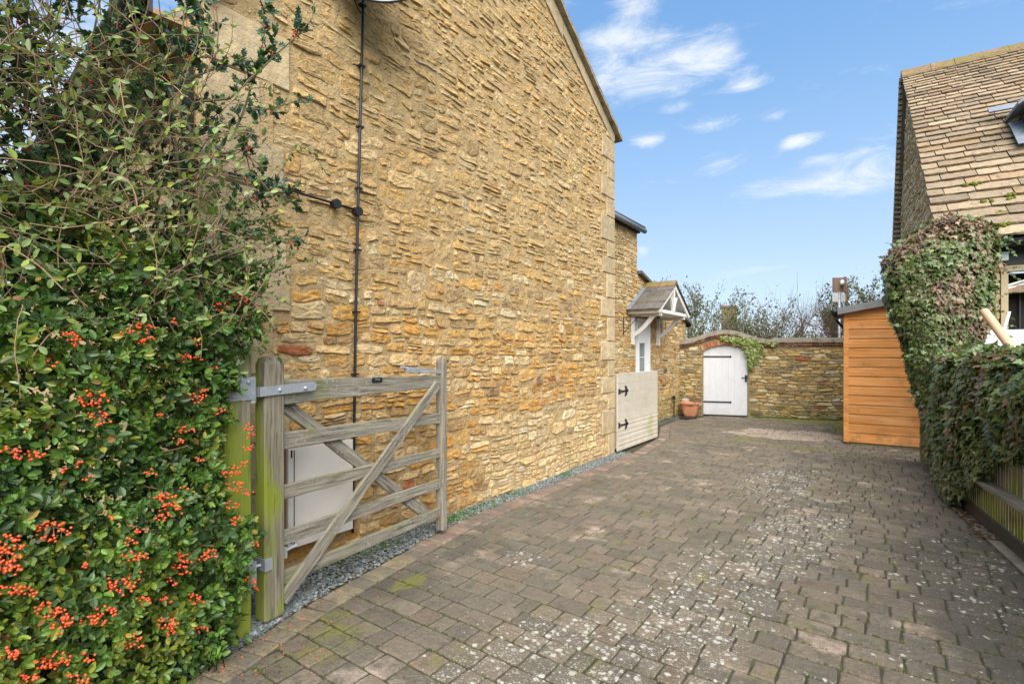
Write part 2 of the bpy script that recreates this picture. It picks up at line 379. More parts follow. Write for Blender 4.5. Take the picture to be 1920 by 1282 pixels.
M_concrete = mat('kerb_concrete', (.25,.22,.165), .25, 18, .93, .6, 80, .006,
    [dict(color=(.12,.11,.08), scale=4, lo=.48, hi=.65, amt=.6), dict(color=(.45,.42,.36), scale=30, lo=.66, hi=.71, amt=.8)], coord='World')
M_glass = mat('dark_window_glass', (.035,.05,.045), .1, 3, .08, 0, 10, spec=.8)
M_dark = mat('dark_barn_interior', (.02,.017,.014), .3, 4, .9, .2, 20)
M_timberbeige = mat('beige_window_frame', (.42,.33,.21), .12, 8, .7, .2, 40, .003)
M_blackboard = mat('black_stained_board', (.035,.037,.04), .3, 8, .6, .4, 40, .003, stretch=(.3,3,3))
M_card = mat('cardboard', (.48,.33,.21), .08, 12, .85, .1, 60, .002)
M_dish = mat('dish_grey_paint', (.30,.32,.34), .08, 8, .45, .05, 40, .002)
M_brownwood = mat('brown_board', (.30,.20,.14), .3, 8, .85, .4, 40, .003, stretch=(3,3,.3))
M_orangewood = mat('orange_soffit_board', (.36,.22,.10), .2, 5, .75, .3, 40, .003)
#PART2
# ================================================================== rubble masonry
SC, CC_ = math.sin(TH), math.cos(TH)
def project(p):
    d = -SC*p[0]+CC_*p[1]; l = CC_*p[0]+SC*p[1]
    if d < .2: return None
    return 960+950*l/d, 663-(p[2]-1.5)/d*950, d
def screen_area(p, a, b):
    q = project(p)
    if q is None or not (-20 < q[0] < 1940 and -20 < q[1] < 1300): return 0.
    return a*b*(950/q[2])**2

PAL_GOLD = [(.43,.265,.092),(.39,.245,.095),(.45,.30,.125),(.37,.215,.07),(.43,.30,.15),(.47,.35,.20),(.34,.22,.10),(.48,.38,.24),(.44,.245,.07),(.30,.20,.10)]
PAL_ODD = [(.16,.10,.06),(.11,.085,.065),(.25,.09,.045),(.50,.44,.33),(.36,.33,.27),(.46,.22,.05)]
PAL_TAN = [(.37,.27,.14),(.34,.25,.135),(.42,.32,.185),(.31,.22,.115),(.44,.36,.23),(.30,.215,.12),(.40,.31,.19)]
PAL_GARDEN = [(.36,.25,.10),(.31,.215,.085),(.41,.30,.14),(.36,.235,.08),(.20,.15,.08),(.44,.37,.22),(.27,.21,.12)]

def pack(u0, u1, z0, z1, inside, cu=.022, cz=.019, hs=((2,3),(3,4),(4,3),(5,1)), wmin=4, wmax=13, rnd=random):
    """random rubble: fill a fine grid with rectangles, bottom up"""
    nu = int((u1-u0)/cu); nz = int((z1-z0)/cz); occ = np.zeros((nz+8, nu), dtype=bool)
    for j in range(nz):
        for i in range(nu):
            if not inside(u0+(i+.5)*cu, z0+(j+.5)*cz): occ[j, i] = True
    hl = [h for h, k in hs for _ in range(k)]
    out = []
    for j in range(nz):
        i = 0
        while i < nu:
            if occ[j, i]: i += 1; continue
            run = 0
            while i+run < nu and not occ[j, i+run] and run < wmax+4: run += 1
            h = rnd.choice(hl); wdt = int(rnd.triangular(wmin, wmax, wmin+h*.9+1))
            if run-wdt < wmin: wdt = run if run <= wmax+2 else run//2
            hh = 1
            while hh < h and j+hh < nz+6 and not occ[j+hh, i:i+wdt].any(): hh += 1
            occ[j:j+hh, i:i+wdt] = True
            if wdt >= 2: out.append((u0+i*cu, u0+(i+wdt)*cu, z0+j*cz, z0+(j+hh)*cz))
            i += wdt
    return out

def courses(u0, u1, z0, z1, inside, hr=(.065,.15), wr=(.11,.36), rnd=random):
    """roughly coursed rubble: uneven bands, stones of random length, some bands split into thinner pieces"""
    out = []; z = z0
    while z < z1:
        h = rnd.triangular(hr[0], hr[1], hr[0]*.6+hr[1]*.4); u = u0-rnd.uniform(0, wr[1])
        hcur = h
        while u < u1:
            k = rnd.random()
            if k < (.80 if h < .10 else .5):
                w_ = min(wr[1], rnd.uniform(wr[0], wr[1])*(.6+.5*h/hr[1])); parts = [(0, 1)]
            elif k < .985:
                w_ = rnd.uniform(wr[0]*1.1, wr[1]*1.1); q = rnd.uniform(.35,.65); parts = [(0, q), (q, 1)]
            else:
                w_ = rnd.uniform(wr[0]*1.2, wr[1]); q = rnd.uniform(.28,.4); parts = [(0, q), (q, q+.33), (q+.33, 1)]
            if h < hr[0]*1.25: parts = [(0, 1)]
            for (qa, qb) in parts:
                ua, ub = u, u+w_
                segs = [(ua, ub)]
                if len(parts) > 1 and rnd.random() < .55: m_ = ua+(ub-ua)*rnd.uniform(.35,.65); segs = [(ua, m_), (m_, ub)]
                for (sa, sb) in segs:
                    za = z+h*qa+rnd.uniform(-.10,.06)*h*(qa == 0); zb = z+h*qb+rnd.uniform(-.06,.12)*h*(qb == 1)
                    sa_, sb_ = max(sa, u0), min(sb, u1)
                    if sb_-sa_ < .05 or zb-za < .018: continue
                    tries = 0
                    while tries < 5 and not (inside(sa_+.012, (za+zb)/2)): sa_ += .03; tries += 1
                    while tries < 10 and not (inside(sb_-.012, (za+zb)/2)): sb_ -= .03; tries += 1
                    if sb_-sa_ > .045 and inside(sa_+.01, (za+zb)/2) and inside(sb_-.01, (za+zb)/2) and inside((sa_+sb_)/2, zb-.01) and inside((sa_+sb_)/2, za+.01): out.append((sa_, sb_, za, zb))
            u += w_
        z += h
    return out

def stone_blob(u0, u1, z0, z1, prot, n=14, gap=.002, rag=1., rings=3, under=1.):
    a, b = (u1-u0)/2-gap, (z1-z0)/2-gap; cu, cz = (u0+u1)/2, (z0+z1)/2
    sh = random.uniform(-.5, .5)*b; ex_ = random.uniform(.34, .62); so = random.random()*40
    base = []
    for k in range(n):
        t = 2*math.pi*(k+.5*random.uniform(-.7, .7))/n
        ct, st = math.cos(t), math.sin(t)
        x = a*math.copysign(abs(ct)**ex_, ct); y = b*math.copysign(abs(st)**ex_, st)
        y *= 1+random.uniform(-.30, .10)*rag; x *= 1+random.uniform(-.14, .03)*rag
        y += sh*x/a*.5
        base.append((x, y))
    V = []
    spec = {4: ((1.03,-.012),(1.0,.42),(.93,.86),(.70,1.),(.36,1.)), 3: ((1.02, -.012), (.98, .60), (.84, .95), (.46, 1.0)), 2: ((1.02, -.012), (.96, .74), (.62, 1.0))}[rings]
    tu, tv = random.uniform(-.35,.35), random.uniform(-.5,.25)
    for ri, (k, hgt) in enumerate(spec):
        for (x, y) in base:
            if ri == 0: V.append((cu+x*k, cz+y*k, hgt)); continue
            q = 1+tu*x/a*k+(tv-under*.12)*y/b*k
            nz_ = mnoise.noise(Vector(((cu+x*k)*26, (cz+y*k)*38, so)))+.5*mnoise.noise(Vector(((cu+x*k)*60, (cz+y*k)*80, so)))
            V.append((cu+x*k, cz+y*k, max(.001, prot*hgt*q)+nz_*.010*rag*min(1, hgt*1.4)))
    V.append((cu, cz, prot+mnoise.noise(Vector((cu*30, cz*30, so)))*.007*rag))
    F = []
    R = len(spec)
    for r in range(R-1):
        for k in range(n):
            p, q = r*n+k, r*n+(k+1)%n
            F.append((p, q, q+n, p+n))
    c = len(V)-1
    for k in range(n): F.append(((R-1)*n+k, (R-1)*n+(k+1)%n, c))
    return np.array(V), F

def place_local(V, O, U, N):
    O = np.array(O); U = np.array(U); N = np.array(N)
    return O+V[:, 0:1]*U+V[:, 1:2]*np.array((0, 0, 1.))+V[:, 2:3]*N

def warp(V, amp=.02, f=.9, seed=0.):
    for v in V:
        v[1] += amp*mnoise.noise(Vector((v[0]*f, v[1]*f*.6, seed)))+amp*.35*mnoise.noise(Vector((v[0]*f*4, v[1]*4, seed+5)))
    return V

def masonry(rects, O, U, N, pal, prot=(.010,.026), big=None, odd=.03, colf=None, wamp=.045, seed=0.):
    """-> list of (screen area, V, F, colour)"""
    out = []
    right = np.cross(np.array(U), (0,0,1.)); flip = np.dot(right, np.array(N)) < 0
    for (a, b, c, d) in rects:
        wd, ht = b-a, d-c
        P = np.array(O)+np.array(U)*(a+b)/2+np.array((0,0,1.))*(c+d)/2
        q = project(P); ar = screen_area(P, wd, ht)
        near = ar > 330; vn = ar > 1600
        V, F = stone_blob(a, b, c, d, random.uniform(*prot), 20 if vn else 14 if near else 10, rings=4 if vn else 3 if near else 2)
        V = warp(V, wamp, .9, seed)
        W = place_local(V, O, U, N)
        if flip: F = [f[::-1] for f in F]
        col = np.array(random.choice(PAL_ODD) if random.random() < odd else random.choice(pal))
        if colf: col = colf((a+b)/2, (c+d)/2, col)
        col = col*random.uniform(.86, 1.12)
        out.append((ar, W, F, col))
    return out
def emit_pieces(items, nmax, name, stuffname, m, parent, minarea=0.):
    items = sorted(items, key=lambda t: -t[0])
    rest = MB(); cnt = 0
    for (ar, W, F, col) in items:
        if cnt < nmax and ar > minarea:
            o = MB().add(W, F, col).build(name, m, parent)
            cnt += 1
        else: rest.add(W, F, col)
    if rest.V:
        o = rest.build(stuffname, m, parent); stuff(o)
    return cnt

# ------------------------------------------------------------------ ground
gm = MB()
gm.add([(-300,-300,-.06),(300,-300,-.06),(300,500,-.06),(-300,500,-.06)], [(0,1,2,3)])
struct(gm.build('ground', M_soil))

# ================================================================== stone house
XW = -3.255
house = thing('stone_house', 'tall golden rubble stone house with a steep bare gable wall beside the paved drive', 'house', (XW, 4.2, 0))
UN, UF = 1.36, 7.07            # near and far corner of the gable
AP = (3.9, 6.66)
def rake_z(u): return 4.79+(UF-u)*.59 if u > AP[0] else 3.62+(u-UN)*(AP[1]-3.62)/(AP[0]-UN)
# wall body (mortar face, uneven)
nu, nz = 190, 210
V = []; F = []
for j in range(nz+1):
    for i in range(nu+1):
        u = UN+(UF-UN)*i/nu; zt = rake_z(u); z = -.05+(zt+.05)*j/nz
        n = .0105+.006*mnoise.noise(Vector((u*4, z*6, 3)))+.008*mnoise.noise(Vector((u*14, z*19, 1)))+.003*(z > 1.9)
        V.append((XW+n, u, z))
for j in range(nz):
    for i in range(nu):
        a = j*(nu+1)+i; F.append((a, a+1, a+nu+2, a+nu+1))
wb = MB().add(V, F)
prof = [(UN,-.05),(UF,-.05),(UF,4.79),AP,(UN,3.62)]
fv = [(XW-.02, u, z) for u, z in prof]+[(XW-.5, u, z) for u, z in prof]
wb.add(fv, [(0,1,2,3,4),(9,8,7,6,5)]+[(k,(k+5),(k+1)%5+5,(k+1)%5) for k in range(5)])
wall = wb.build('wall', M_mortar, house, smooth=True)

# dressed quoins: alternating long and short at both corners
quoins = []
z = 0.; k = 0
while z < 4.75:
    h = random.choice((.24,.28,.32,.36)); h = min(h, 4.79-z)
    quoins.append((UF-(.42 if k % 2 else .24)+random.uniform(-.03,.03), UF+.012, z, z+h)); z += h; k += 1
z = 0.; k = 0
while z < 3.6:
    h = random.choice((.28,.32,.38,.44)); h = min(h, 3.62-z)
    quoins.append((UN-.012, UN+(.52 if k % 2 else .33)+random.uniform(-.03,.03), z, z+h)); z += h; k += 1
# skew stones below the raking coping
skew = []
u = UF-.03
while u > AP[0]+.3:
    L = random.uniform(.42, .60)
    skew.append((u-L, u)); u -= L
def in_gable(u, z):
    if not (UN < u < UF): return False
    if z > rake_z(u)-.05: return False
    if u > AP[0] and z > rake_z(u)-.20: return False
    for (a, b, c, d) in quoins:
        if a < u < b and c < z < d: return False
    for (a, b, c, d) in BIG:
        if a < u < b and c < z < d: return False
    return True
BIG = [(1.72,1.90,1.78,2.10), (2.95,3.20,2.02,2.22), (3.4,3.72,1.98,2.12), (4.6,4.95,1.2,1.36), (5.3,5.6,.5,.66), (3.3,3.5,2.35,2.6)]
rects = courses(UN, UF, .0, 6.6, in_gable, (.055,.15), (.10,.38))+BIG[1:]
def gable_col(u, z, c):
    n = mnoise.noise(Vector((u*.55, z*.55, 2)))
    hi = min(1, max(0, (z-1.9)/1.3))                   # higher up the stones are greyer, slurried with mortar
    tan = np.array((.43,.305,.15))*random.uniform(.8,1.15)
    c = c*(1-hi*.6)+tan*hi*.6
    if z < .85 and u > 4.0: c = c*.55+np.array((.50,.41,.26))*.45       # pale band at the foot, far half
    elif z < 1.75 and u < 6: c = c*np.array((1.0,.92,.80))*.97+np.array((.01,.004,0))        # ruddier stones low down
    if n > .25: c = c*1.1
    return c*np.array((1.16,1.13,1.03))
items = masonry(rects, (XW,0,0), (0,1,0), (1,0,0), PAL_GOLD, (.014,.025), odd=.035, colf=gable_col)
emit_pieces(items, 245, 'stone', 'rubble_stones', M_stone, wall, 150)

def quoin_mesh(a, b, c, d, O, U, N, prot=.030, g=.004):
    """dressed block with eased, slightly uneven edges"""
    V = []; n = 6
    for (k, hgt) in ((1, -.015), (.0, .0), (.01, 1.)):
        ins = k if k != 1 else 0
    pts = []
    def ring(inset, h):
        r = []
        for (x0, y0, x1, y1) in ((a,c,b,c),(b,c,b,d),(b,d,a,d),(a,d,a,c)):
            for t in (0,.33,.66):
                x = x0+(x1-x0)*t; y = y0+(y1-y0)*t
                x += inset*(1 if x < (a+b)/2 else -1)*(1 if abs(x-a) < .02 or abs(x-b) < .02 else 0)
                y += inset*(1 if y < (c+d)/2 else -1)*(1 if abs(y-c) < .02 or abs(y-d) < .02 else 0)
                r.append((x+random.uniform(-.003,.003), y+random.uniform(-.003,.003), h+random.uniform(-.001,.001)))
        return r
    V = ring(g, -.012)+ring(g, prot*.6)+ring(g+.009, prot)
    V.append(((a+b)/2, (c+d)/2, prot+random.uniform(-.002,.003)))
    F = []
    for r in range(2):
        for k in range(12): F.append((r*12+k, r*12+(k+1)%12, (r+1)*12+(k+1)%12, (r+1)*12+k))
    for k in range(12): F.append((24+k, 24+(k+1)%12, 36))
    V = place_local(np.array(V), O, U, N)
    if np.dot(np.cross(np.array(U), (0,0,1.)), np.array(N)) < 0: F = [f[::-1] for f in F]
    return V, F
for (a, b, c, d) in quoins+[BIG[0]]:
    Vq, Fq = quoin_mesh(a, b, c, d, (XW,0,0), (0,1,0), (1,0,0))
    f_ = random.uniform(.85, 1.1)
    MB().add(Vq, Fq, np.array((.44,.34,.20) if b > 5 else (.43,.33,.19))*f_).build('quoin', M_dressed, wall)
for (a, b) in skew:
    za, zb = rake_z(a), rake_z(b)
    t = random.uniform(.14, .22)
    V = []
    for n_ in (-.01, .033):
        for (u, z) in ((a+.004, za-.012), (a+.004, za-.02-t), (a+.25, za-.25*.59-.02-t) if random.random() < .0 else (b-.004, zb-.02-t), (b-.004, zb-.012)): V.append((XW+n_, u, z))
    MB().add(V, [(0,1,2,3)[::-1],(4,5,6,7),(0,4,7,3),(1,2,6,5)[::-1],(0,1,5,4)[::-1],(3,7,6,2)], np.array((.41,.33,.21))*random.uniform(.85,1.1)).build('skew_stone', M_dressed, wall)
# raking coping slabs, projecting
def rake_slab(ua, ub, lift0=0., out=.10, th=.075):
    za, zb = rake_z(ua), rake_z(ub)
    V = []
    n = 6
    for i in range(n+1):
        u = ua+(ub-ua)*i/n; z = za+(zb-za)*i/n; j = random.uniform(-.006, .006)
        for (x, dz) in ((XW+out+j, -.0), (XW+out+j, th*.8), (XW+out-.03, th+j), (XW-.45, th+.02), (XW-.45, .0)): V.append((x, u, z+dz+lift0+j*.5))
    F = []
    for i in range(n):
        for k in range(5): F.append((i*5+k, (i+1)*5+k, (i+1)*5+(k+1)%5, i*5+(k+1)%5))
    F.append((0,1,2,3,4)); F.append(tuple(n*5+k for k in range(5))[::-1])
    return V, F
u = UF+.13
while u > AP[0]:
    L = min(random.uniform(.55,.8), u-AP[0]); Vs, Fs = rake_slab(u-L+.004, u)
    MB().add(Vs, Fs).build('coping_slab', M_coping, house); u -= L
    if L < .05: break
Vs, Fs = rake_slab(UN-.02, AP[0]); MB().add(Vs, Fs).build('coping_slab', M_coping, house)
# main roof behind the gable
rf = MB()
rf.add([(XW-.45,UF+.1,4.80),(XW-9,UF+.1,4.80),(XW-9,AP[0],AP[1]+.03),(XW-.45,AP[0],AP[1]+.03)], [(0,1,2,3)])
rf.add([(XW-.45,UN-.3,3.3),(XW-9,UN+.6,3.3),(XW-9,AP[0],AP[1]+.03),(XW-.45,AP[0],AP[1]+.03)], [(3,2,1,0)])
rf.build('roof', M_slate, house)
# street front (seen through the shrubs), eaves, gutter and downpipe
FD = Vector((-1.5416, .1163, 0)).normalized(); FN = Vector((FD.y, -FD.x, 0)) if FD.x > 0 else Vector((-FD.y*-1, FD.x, 0))
FN = Vector((-.0752, -.9972, 0))
c0 = Vector((XW, UN, 0))
fb = MB(); fb.obox(c0+Vector((0,.01,-.05)), FD*9, -FN*.4, Vector((0,0,3.6))); fb.build('front_wall', M_mortar, house)
e0 = c0+FN*.0+Vector((-.04,0,3.42))
MB().obox(e0, FD*8, FN*.24, Vector((0,0,.03))).build('soffit_board', M_orangewood, house)
MB().obox(e0+FN*.24, FD*8, FN*.025, Vector((0,0,.16))).build('fascia_board', M_blackboard, house)
MB().tube([e0+FN*.32+Vector((0,0,.08)), e0+FN*.32+FD*8+Vector((0,0,.08))], .06, 12).build('gutter', M_black, house, smooth=True)
MB().tube([c0+FN*.05+FD*.12+Vector((0,0,.0)), c0+FN*.05+FD*.12+Vector((0,0,3.3)), c0+FN*.3+FD*.12+Vector((0,0,3.5))], .035, 10).build('downpipe', M_black, house, smooth=True)

# ---- first rear wing (two storeys low) and lean-to beyond it
XG = -4.02
wing = thing('rear_wing', 'lower stone rear wing set back behind the gable with grey gutter at its eaves', 'house', (XG, 9.8, 0))
W1 = (7.0, 9.88, 4.02)
MB().box((XG-4, W1[0], -.05), (XG, W1[1], W1[2])).build('wall', M_mortar, wing)
wallw = wing.children[0]
def wing_top(u): return 3.14-(u-9.88)*.265
lw = MB()
V = [(XG,9.88,-.05),(XG,13.1,-.05),(XG,13.1,wing_top(13.1)),(XG,9.88,wing_top(9.88))]
V += [(x-3.5,y,z) for x,y,z in V]
lw.add(V, [(0,1,2,3),(7,6,5,4),(0,4,5,1),(1,5,6,2),(2,6,7,3),(3,7,4,0)])
DY0, DY1, DZ = 9.80, 10.50, 2.22          # back door opening: left open in the stonework
wall2 = lw.build('lean_to_wall', M_mortar, wing)
def in_wing(u, z):
    if u < 7.9: return False
    if u < 9.88: ok = z < 4.0
    else: ok = z < wing_top(u)-.03
    if DY0-.02 < u < DY1+.02 and z < DZ+.12: return False
    return ok
rects = courses(7.9, 13.08, 0, 4.0, in_wing, (.07,.16), (.12,.36))
def wing_col(u, z, c):
    if z < .55: c = c*.6+np.array((.25,.25,.06))*.4*random.uniform(.6,1)
    return c*np.array((1.2,1.17,1.05))
items = masonry(rects, (XG,0,0), (0,1,0), (1,0,0), PAL_GOLD[:8]+PAL_TAN, (.006,.018), odd=.03, colf=wing_col, seed=4.)
emit_pieces(items, 150, 'stone', 'rubble_stones', M_stone, wallw, 60)
# door reveal
MB().box((XG-.02, DY0-.06, DZ), (XG+.022, DY1+.06, DZ+.13), (.40,.31,.18)).build('lintel', M_dressed, wing)
# roof edge, gutter
r1 = MB()
for k in range(7):
    x0 = XG+.14-k*.22; z0 = W1[2]+.05+k*.10
    r1.box((x0-.26, 7.1, z0), (x0, W1[1]+.12+random.uniform(-.01,.02), z0+.022))
r1.build('roof', M_slate, wing)
MB().tube([(XG+.13, 7.1, W1[2]-.0), (XG+.13, W1[1]+.10, W1[2]-.02)], .05, 10).build('gutter', M_lead, wing, smooth=True)
MB().box((XG-.02,7.1,W1[2]-.06),(XG+.05,W1[1]+.05,W1[2]+.05)).build('eaves_board', M_blackboard, wing)
V = [(XG+.10,9.9,wing_top(9.9)),(XG+.10,13.3,wing_top(13.3)),(XG-3.5,13.3,wing_top(13.3)),(XG-3.5,9.9,wing_top(9.9))]
V += [(x,y,z+.06) for x,y,z in V]
MB().add(V, [(0,1,2,3)[::-1],(4,5,6,7),(0,1,5,4),(1,2,6,5),(2,3,7,6),(3,0,4,7)]).build('lean_to_roof', M_slate, wing)
MB().tube([(XG+.05,13.34,wing_top(13.3)+.0),(XG-2,13.34,wing_top(13.3)+.0)], .05, 8).build('lean_to_gutter', M_black, wing, smooth=True)
# back door
dr = thing('back_door', 'white glazed back door half hidden behind the cream gate, under the porch canopy', 'door', (XG+.02, 10.15, 0))
fr = MB(); x0, x1 = XG+.004, XG+.05
fr.box((x0,DY0,0),(x1,DY0+.06,DZ)); fr.box((x0,DY1-.09,0),(x1,DY1,DZ)); fr.box((x0,DY0+.06,DZ-.07),(x1,DY1-.09,DZ)); fr.build('frame', M_upvc, dr)
lf = MB(); a, b = DY0+.065, DY1-.095
lf.box((x0,a,0.02),(x1-.012,a+.06,DZ-.075)); lf.box((x0,b-.16,.02),(x1-.012,b,DZ-.075)); lf.box((x0,a+.06,1.72),(x1-.012,b-.16,DZ-.075)); lf.box((x0,a+.06,.02),(x1-.012,b-.16,.9))
lf.build('leaf', M_upvc, dr)
MB().box((x0,a+.06,.9),(x0+.012,b-.16,1.72)).build('pane', mat('pane_green_glass', (.16,.20,.17), .1, 3, .15, 0, 10, spec=.7), dr)
for zb in (1.12, 1.42): MB().box((x0+.013,a+.06,zb),(x0+.02,b-.16,zb+.014)).build('glazing_bar', M_upvc, dr)
MB().box((x1-.005,b-.08,1.02),(x1+.03,b-.06,1.10)).build('handle', M_iron, dr)

# ---- porch canopy on gallows brackets
pc = thing('porch_canopy', 'small white gabled timber porch canopy with slate roof over the back door', 'porch', (XG, 10.3, 2.3))
PX = XG+.64; PY0, PY1, PM = 9.36, 11.22, 10.29; ZE, ZR = 2.33, 2.88
for yb in (9.58, 11.0):
    br = MB(); br.box((XG+.005,yb-.035,1.68),(XG+.075,yb+.035,2.30)); b1 = br.build('bracket_post', M_white, pc)
    beam('bracket_arm', (XG+.075,yb,2.265), (PX-.02,yb,2.265), .07, .07, M_white, pc, wob=.001)
    pts = []
    for k in range(5):
        t = k/4; pts.append(Vector((XG+.05+.42*t, yb, 1.86+.40*t-.05*math.sin(math.pi*t))))
    for k in range(4): pass
    bb = MB(); V = []; F = []
    for p in pts: V += [(p.x-.028,p.y-.03,p.z+.028),(p.x+.028,p.y-.03,p.z-.028),(p.x+.028,p.y+.03,p.z-.028),(p.x-.028,p.y+.03,p.z+.028)]
    for i in range(4):
        for k in range(4): F.append((i*4+k, i*4+(k+1)%4, i*4+4+(k+1)%4, i*4+4+k))
    F += [(3,2,1,0), (16,17,18,19)]
    bb.add(V, F).build('bracket_brace', M_white, pc)
MB().box((XG+.02,PY0+.04,ZE-.05),(PX-.03,PY0+.09,ZE+.045)).build('eaves_fascia', M_white, pc)
MB().box((XG+.02,PY1-.09,ZE-.05),(PX-.03,PY1-.04,ZE+.045)).build('eaves_fascia', M_white, pc)
MB().box((XG+.02,PY0+.09,ZE-.045),(PX-.06,PY1-.09,ZE-.03)).build('ceiling_board', M_white, pc)
beam('tie_beam', (PX-.03,PY0+.02,ZE-.01), (PX-.03,PY1-.02,ZE-.01), .05, .07, M_white, pc, wob=.001)
beam('king_post', (PX-.03,PM,ZE+.03), (PX-.03,PM,ZR-.08), .045, .07, M_white, pc, up=(1,0,0), wob=.001)
for sg in (-1, 1):
    beam('bargeboard', (PX,PM,ZR-.02), (PX,PM+sg*(PY1-PY0)/2,ZE-.03), .03, .085, M_white, pc, wob=.001)
    V = []
    for k in range(6):
        t = k/5; yy = PM+sg*(.04+.17*t**1.6); z = ZE+.03+.30*t
        V += [(PX-.05,yy-.022,z),(PX-.01,yy-.022,z),(PX-.01,yy+.022,z),(PX-.05,yy+.022,z)]
    F = [(i*4+k, i*4+(k+1)%4, i*4+4+(k+1)%4, i*4+4+k) for i in range(5) for k in range(4)]
    MB().add(V, F).build('curved_strut', M_white, pc)
    # slates
    nrm = Vector((0, sg*(ZR-ZE), (PY1-PY0)/2)).normalized(); dn = Vector((0, sg*(PY1-PY0)/2, -(ZR-ZE))); Ls = dn.length; dn.normalize()
    top = Vector((XG+.01, PM, ZR+.0))
    MB().obox(top-nrm*.0, Vector((.62,0,0)), dn*Ls, nrm*.012).build('roof_deck', M_white, pc)
    for r in range(4):
        xs = [0]; 
        while xs[-1] < .66: xs.append(xs[-1]+random.choice((.22,.28,.33)))
        xs[-1] = .68
        for k in range(len(xs)-1):
            if xs[k] >= .66: continue
            o_ = top+Vector((min(xs[k],.67)+.003,0,0))+dn*(r*Ls/4*.98-.0)+nrm*(.016+.018)
            MB().obox(o_, Vector((min(xs[k+1],.68)-xs[k]-.006,0,0)), dn*(Ls/4+.05)-nrm*.0, nrm*.016-dn*0).build('slate', M_slate, pc).rotation_euler = (0,0,0)
    MB().obox(top+nrm*.056+Vector((-.005,0,0)), Vector((.09,0,0)), dn*(Ls+.04), nrm*.008).build('lead_flashing', M_lead, pc)
for k in range(2):
    V = []
    x0 = XG+.02+k*.335; x1 = x0+.325
    for x in (x0, x1): V += [(x,PM-.14,ZR-.04),(x,PM,ZR+.075),(x,PM+.14,ZR-.04),(x,PM+.14,ZR+.0),(x,PM,ZR+.115),(x,PM-.14,ZR+.0)]
    MB().add(V, [(i,(i+1)%6,(i+1)%6+6,i+6)[::-1] for i in range(6)]+[(0,1,4,5)[::-1],(1,2,3,4)[::-1],(6,7,10,11),(7,8,9,10)]).build('ridge_tile', M_ridge, pc)
# little wall lamp under the canopy and wires
lm = MB(); lm.ball((PX-.10,9.62,2.20), .035, 8, 5); lm.build('lamp', M_black, pc)
wl = thing('hanging_basket_bracket', 'thin black iron basket bracket on the stone wall just left of the porch', 'bracket', (XG, 9.2, 1.9), 'basket brackets beside the porch')
t_ = MB(); t_.tube([(XG+.03,9.15,2.22),(XG+.03,9.15,1.86)], .008, 6); t_.build('back_bar', M_iron, wl)
MB().tube([(XG+.03,9.15,2.2),(XG+.38,9.15,2.2)], .007, 6).build('arm', M_iron, wl)
MB().tube([(XG+.03,9.15,1.9),(XG+.3,9.15,2.18)], .007, 6).build('brace', M_iron, wl)
wl2 = thing('hanging_basket_bracket', 'thin black iron basket bracket on the stone wall just right of the porch', 'bracket', (XG, 11.5, 1.9), 'basket brackets beside the porch')
MB().tube([(XG+.03,11.5,2.25),(XG+.03,11.5,1.9)], .008, 6).build('back_bar', M_iron, wl2)
MB().tube([(XG+.03,11.5,2.2),(XG+.38,11.5,2.2)], .007, 6).build('arm', M_iron, wl2)
MB().tube([(XG+.03,11.5,1.95),(XG+.3,11.5,2.18)], .007, 6).build('brace', M_iron, wl2)

# ================================================================== garden wall with arched doorway
A0 = np.array((-4.05, 12.59, 0.)); DU = np.array((.9506, .3103, 0.)); DN = np.array((.3103, -.9506, 0.))
gw = thing('garden_wall', 'mossy stone garden wall with a humped brick and rendered top around the white door', 'wall', tuple(A0+DU*2.5))
D0, D1 = .58, 1.585
def doorarc(u):
    t = (u-(D0+D1)/2)/((D1-D0)/2); return 1.575+.135*max(0, 1-t*t)
def wtop(u):
    if u < .05: return 1.64
    if u > 2.1: return 1.69
    t = (u-1.06)/1.05
    return 1.655+.245*(math.cos(math.pi*max(-1, min(1, t)))+1)/2
def gpt(u, z, n): return tuple(A0+DU*u+DN*n+np.array((0,0,z)))
bw = MB()
us = [-.0, .3, D0]+[D0+(D1-D0)*k/12 for k in range(1, 12)]+[D1, 1.8, 2.1, 3, 4, 5, 6.2]
for i in range(len(us)-1):
    a, b = us[i], us[i+1]; ins = D0-1e-6 <= a and b <= D1+1e-6
    za, zb = (doorarc(a), doorarc(b)) if ins else (-.05, -.05)
    V = [gpt(a,za,0),gpt(b,zb,0),gpt(b,wtop(b),0),gpt(a,wtop(a),0),gpt(a,za,-.34),gpt(b,zb,-.34),gpt(b,wtop(b),-.34),gpt(a,wtop(a),-.34)]
    F = [(0,1,2,3),(7,6,5,4),(3,2,6,7),(0,4,5,1)]
    if abs(b-D0) < 1e-6: F.append((1,5,6,2))
    if abs(a-D1) < 1e-6: F.append((0,3,7,4))
    bw.add(V, F)
V = [gpt(6.2,-.05,0),gpt(6.2,-.05,-.34),gpt(6.2,1.69,-.34),gpt(6.2,1.69,0)]; bw.add(V, [(0,1,2,3)])
gwall = bw.build('wall', M_mortar_dark, gw)
def in_back(u, z):
    if D0-.01 < u < D1+.01 and z < 1.62: return False
    if D0-.12 < u < D1+.12 and z > doorarc(min(max(u, D0), D1))-.02 and z < doorarc(min(max(u, D0), D1))+.14: return False
    return z < wtop(u)-.01
rects = courses(.02, 6.15, 0, 1.9, in_back, (.05,.12), (.12,.36))
items = masonry(rects, tuple(A0), tuple(DU), tuple(DN), PAL_GARDEN, (.008,.022), odd=.03, seed=9.)
emit_pieces(items, 230, 'stone', 'rubble_stones', M_stone_back, gwall, 60)
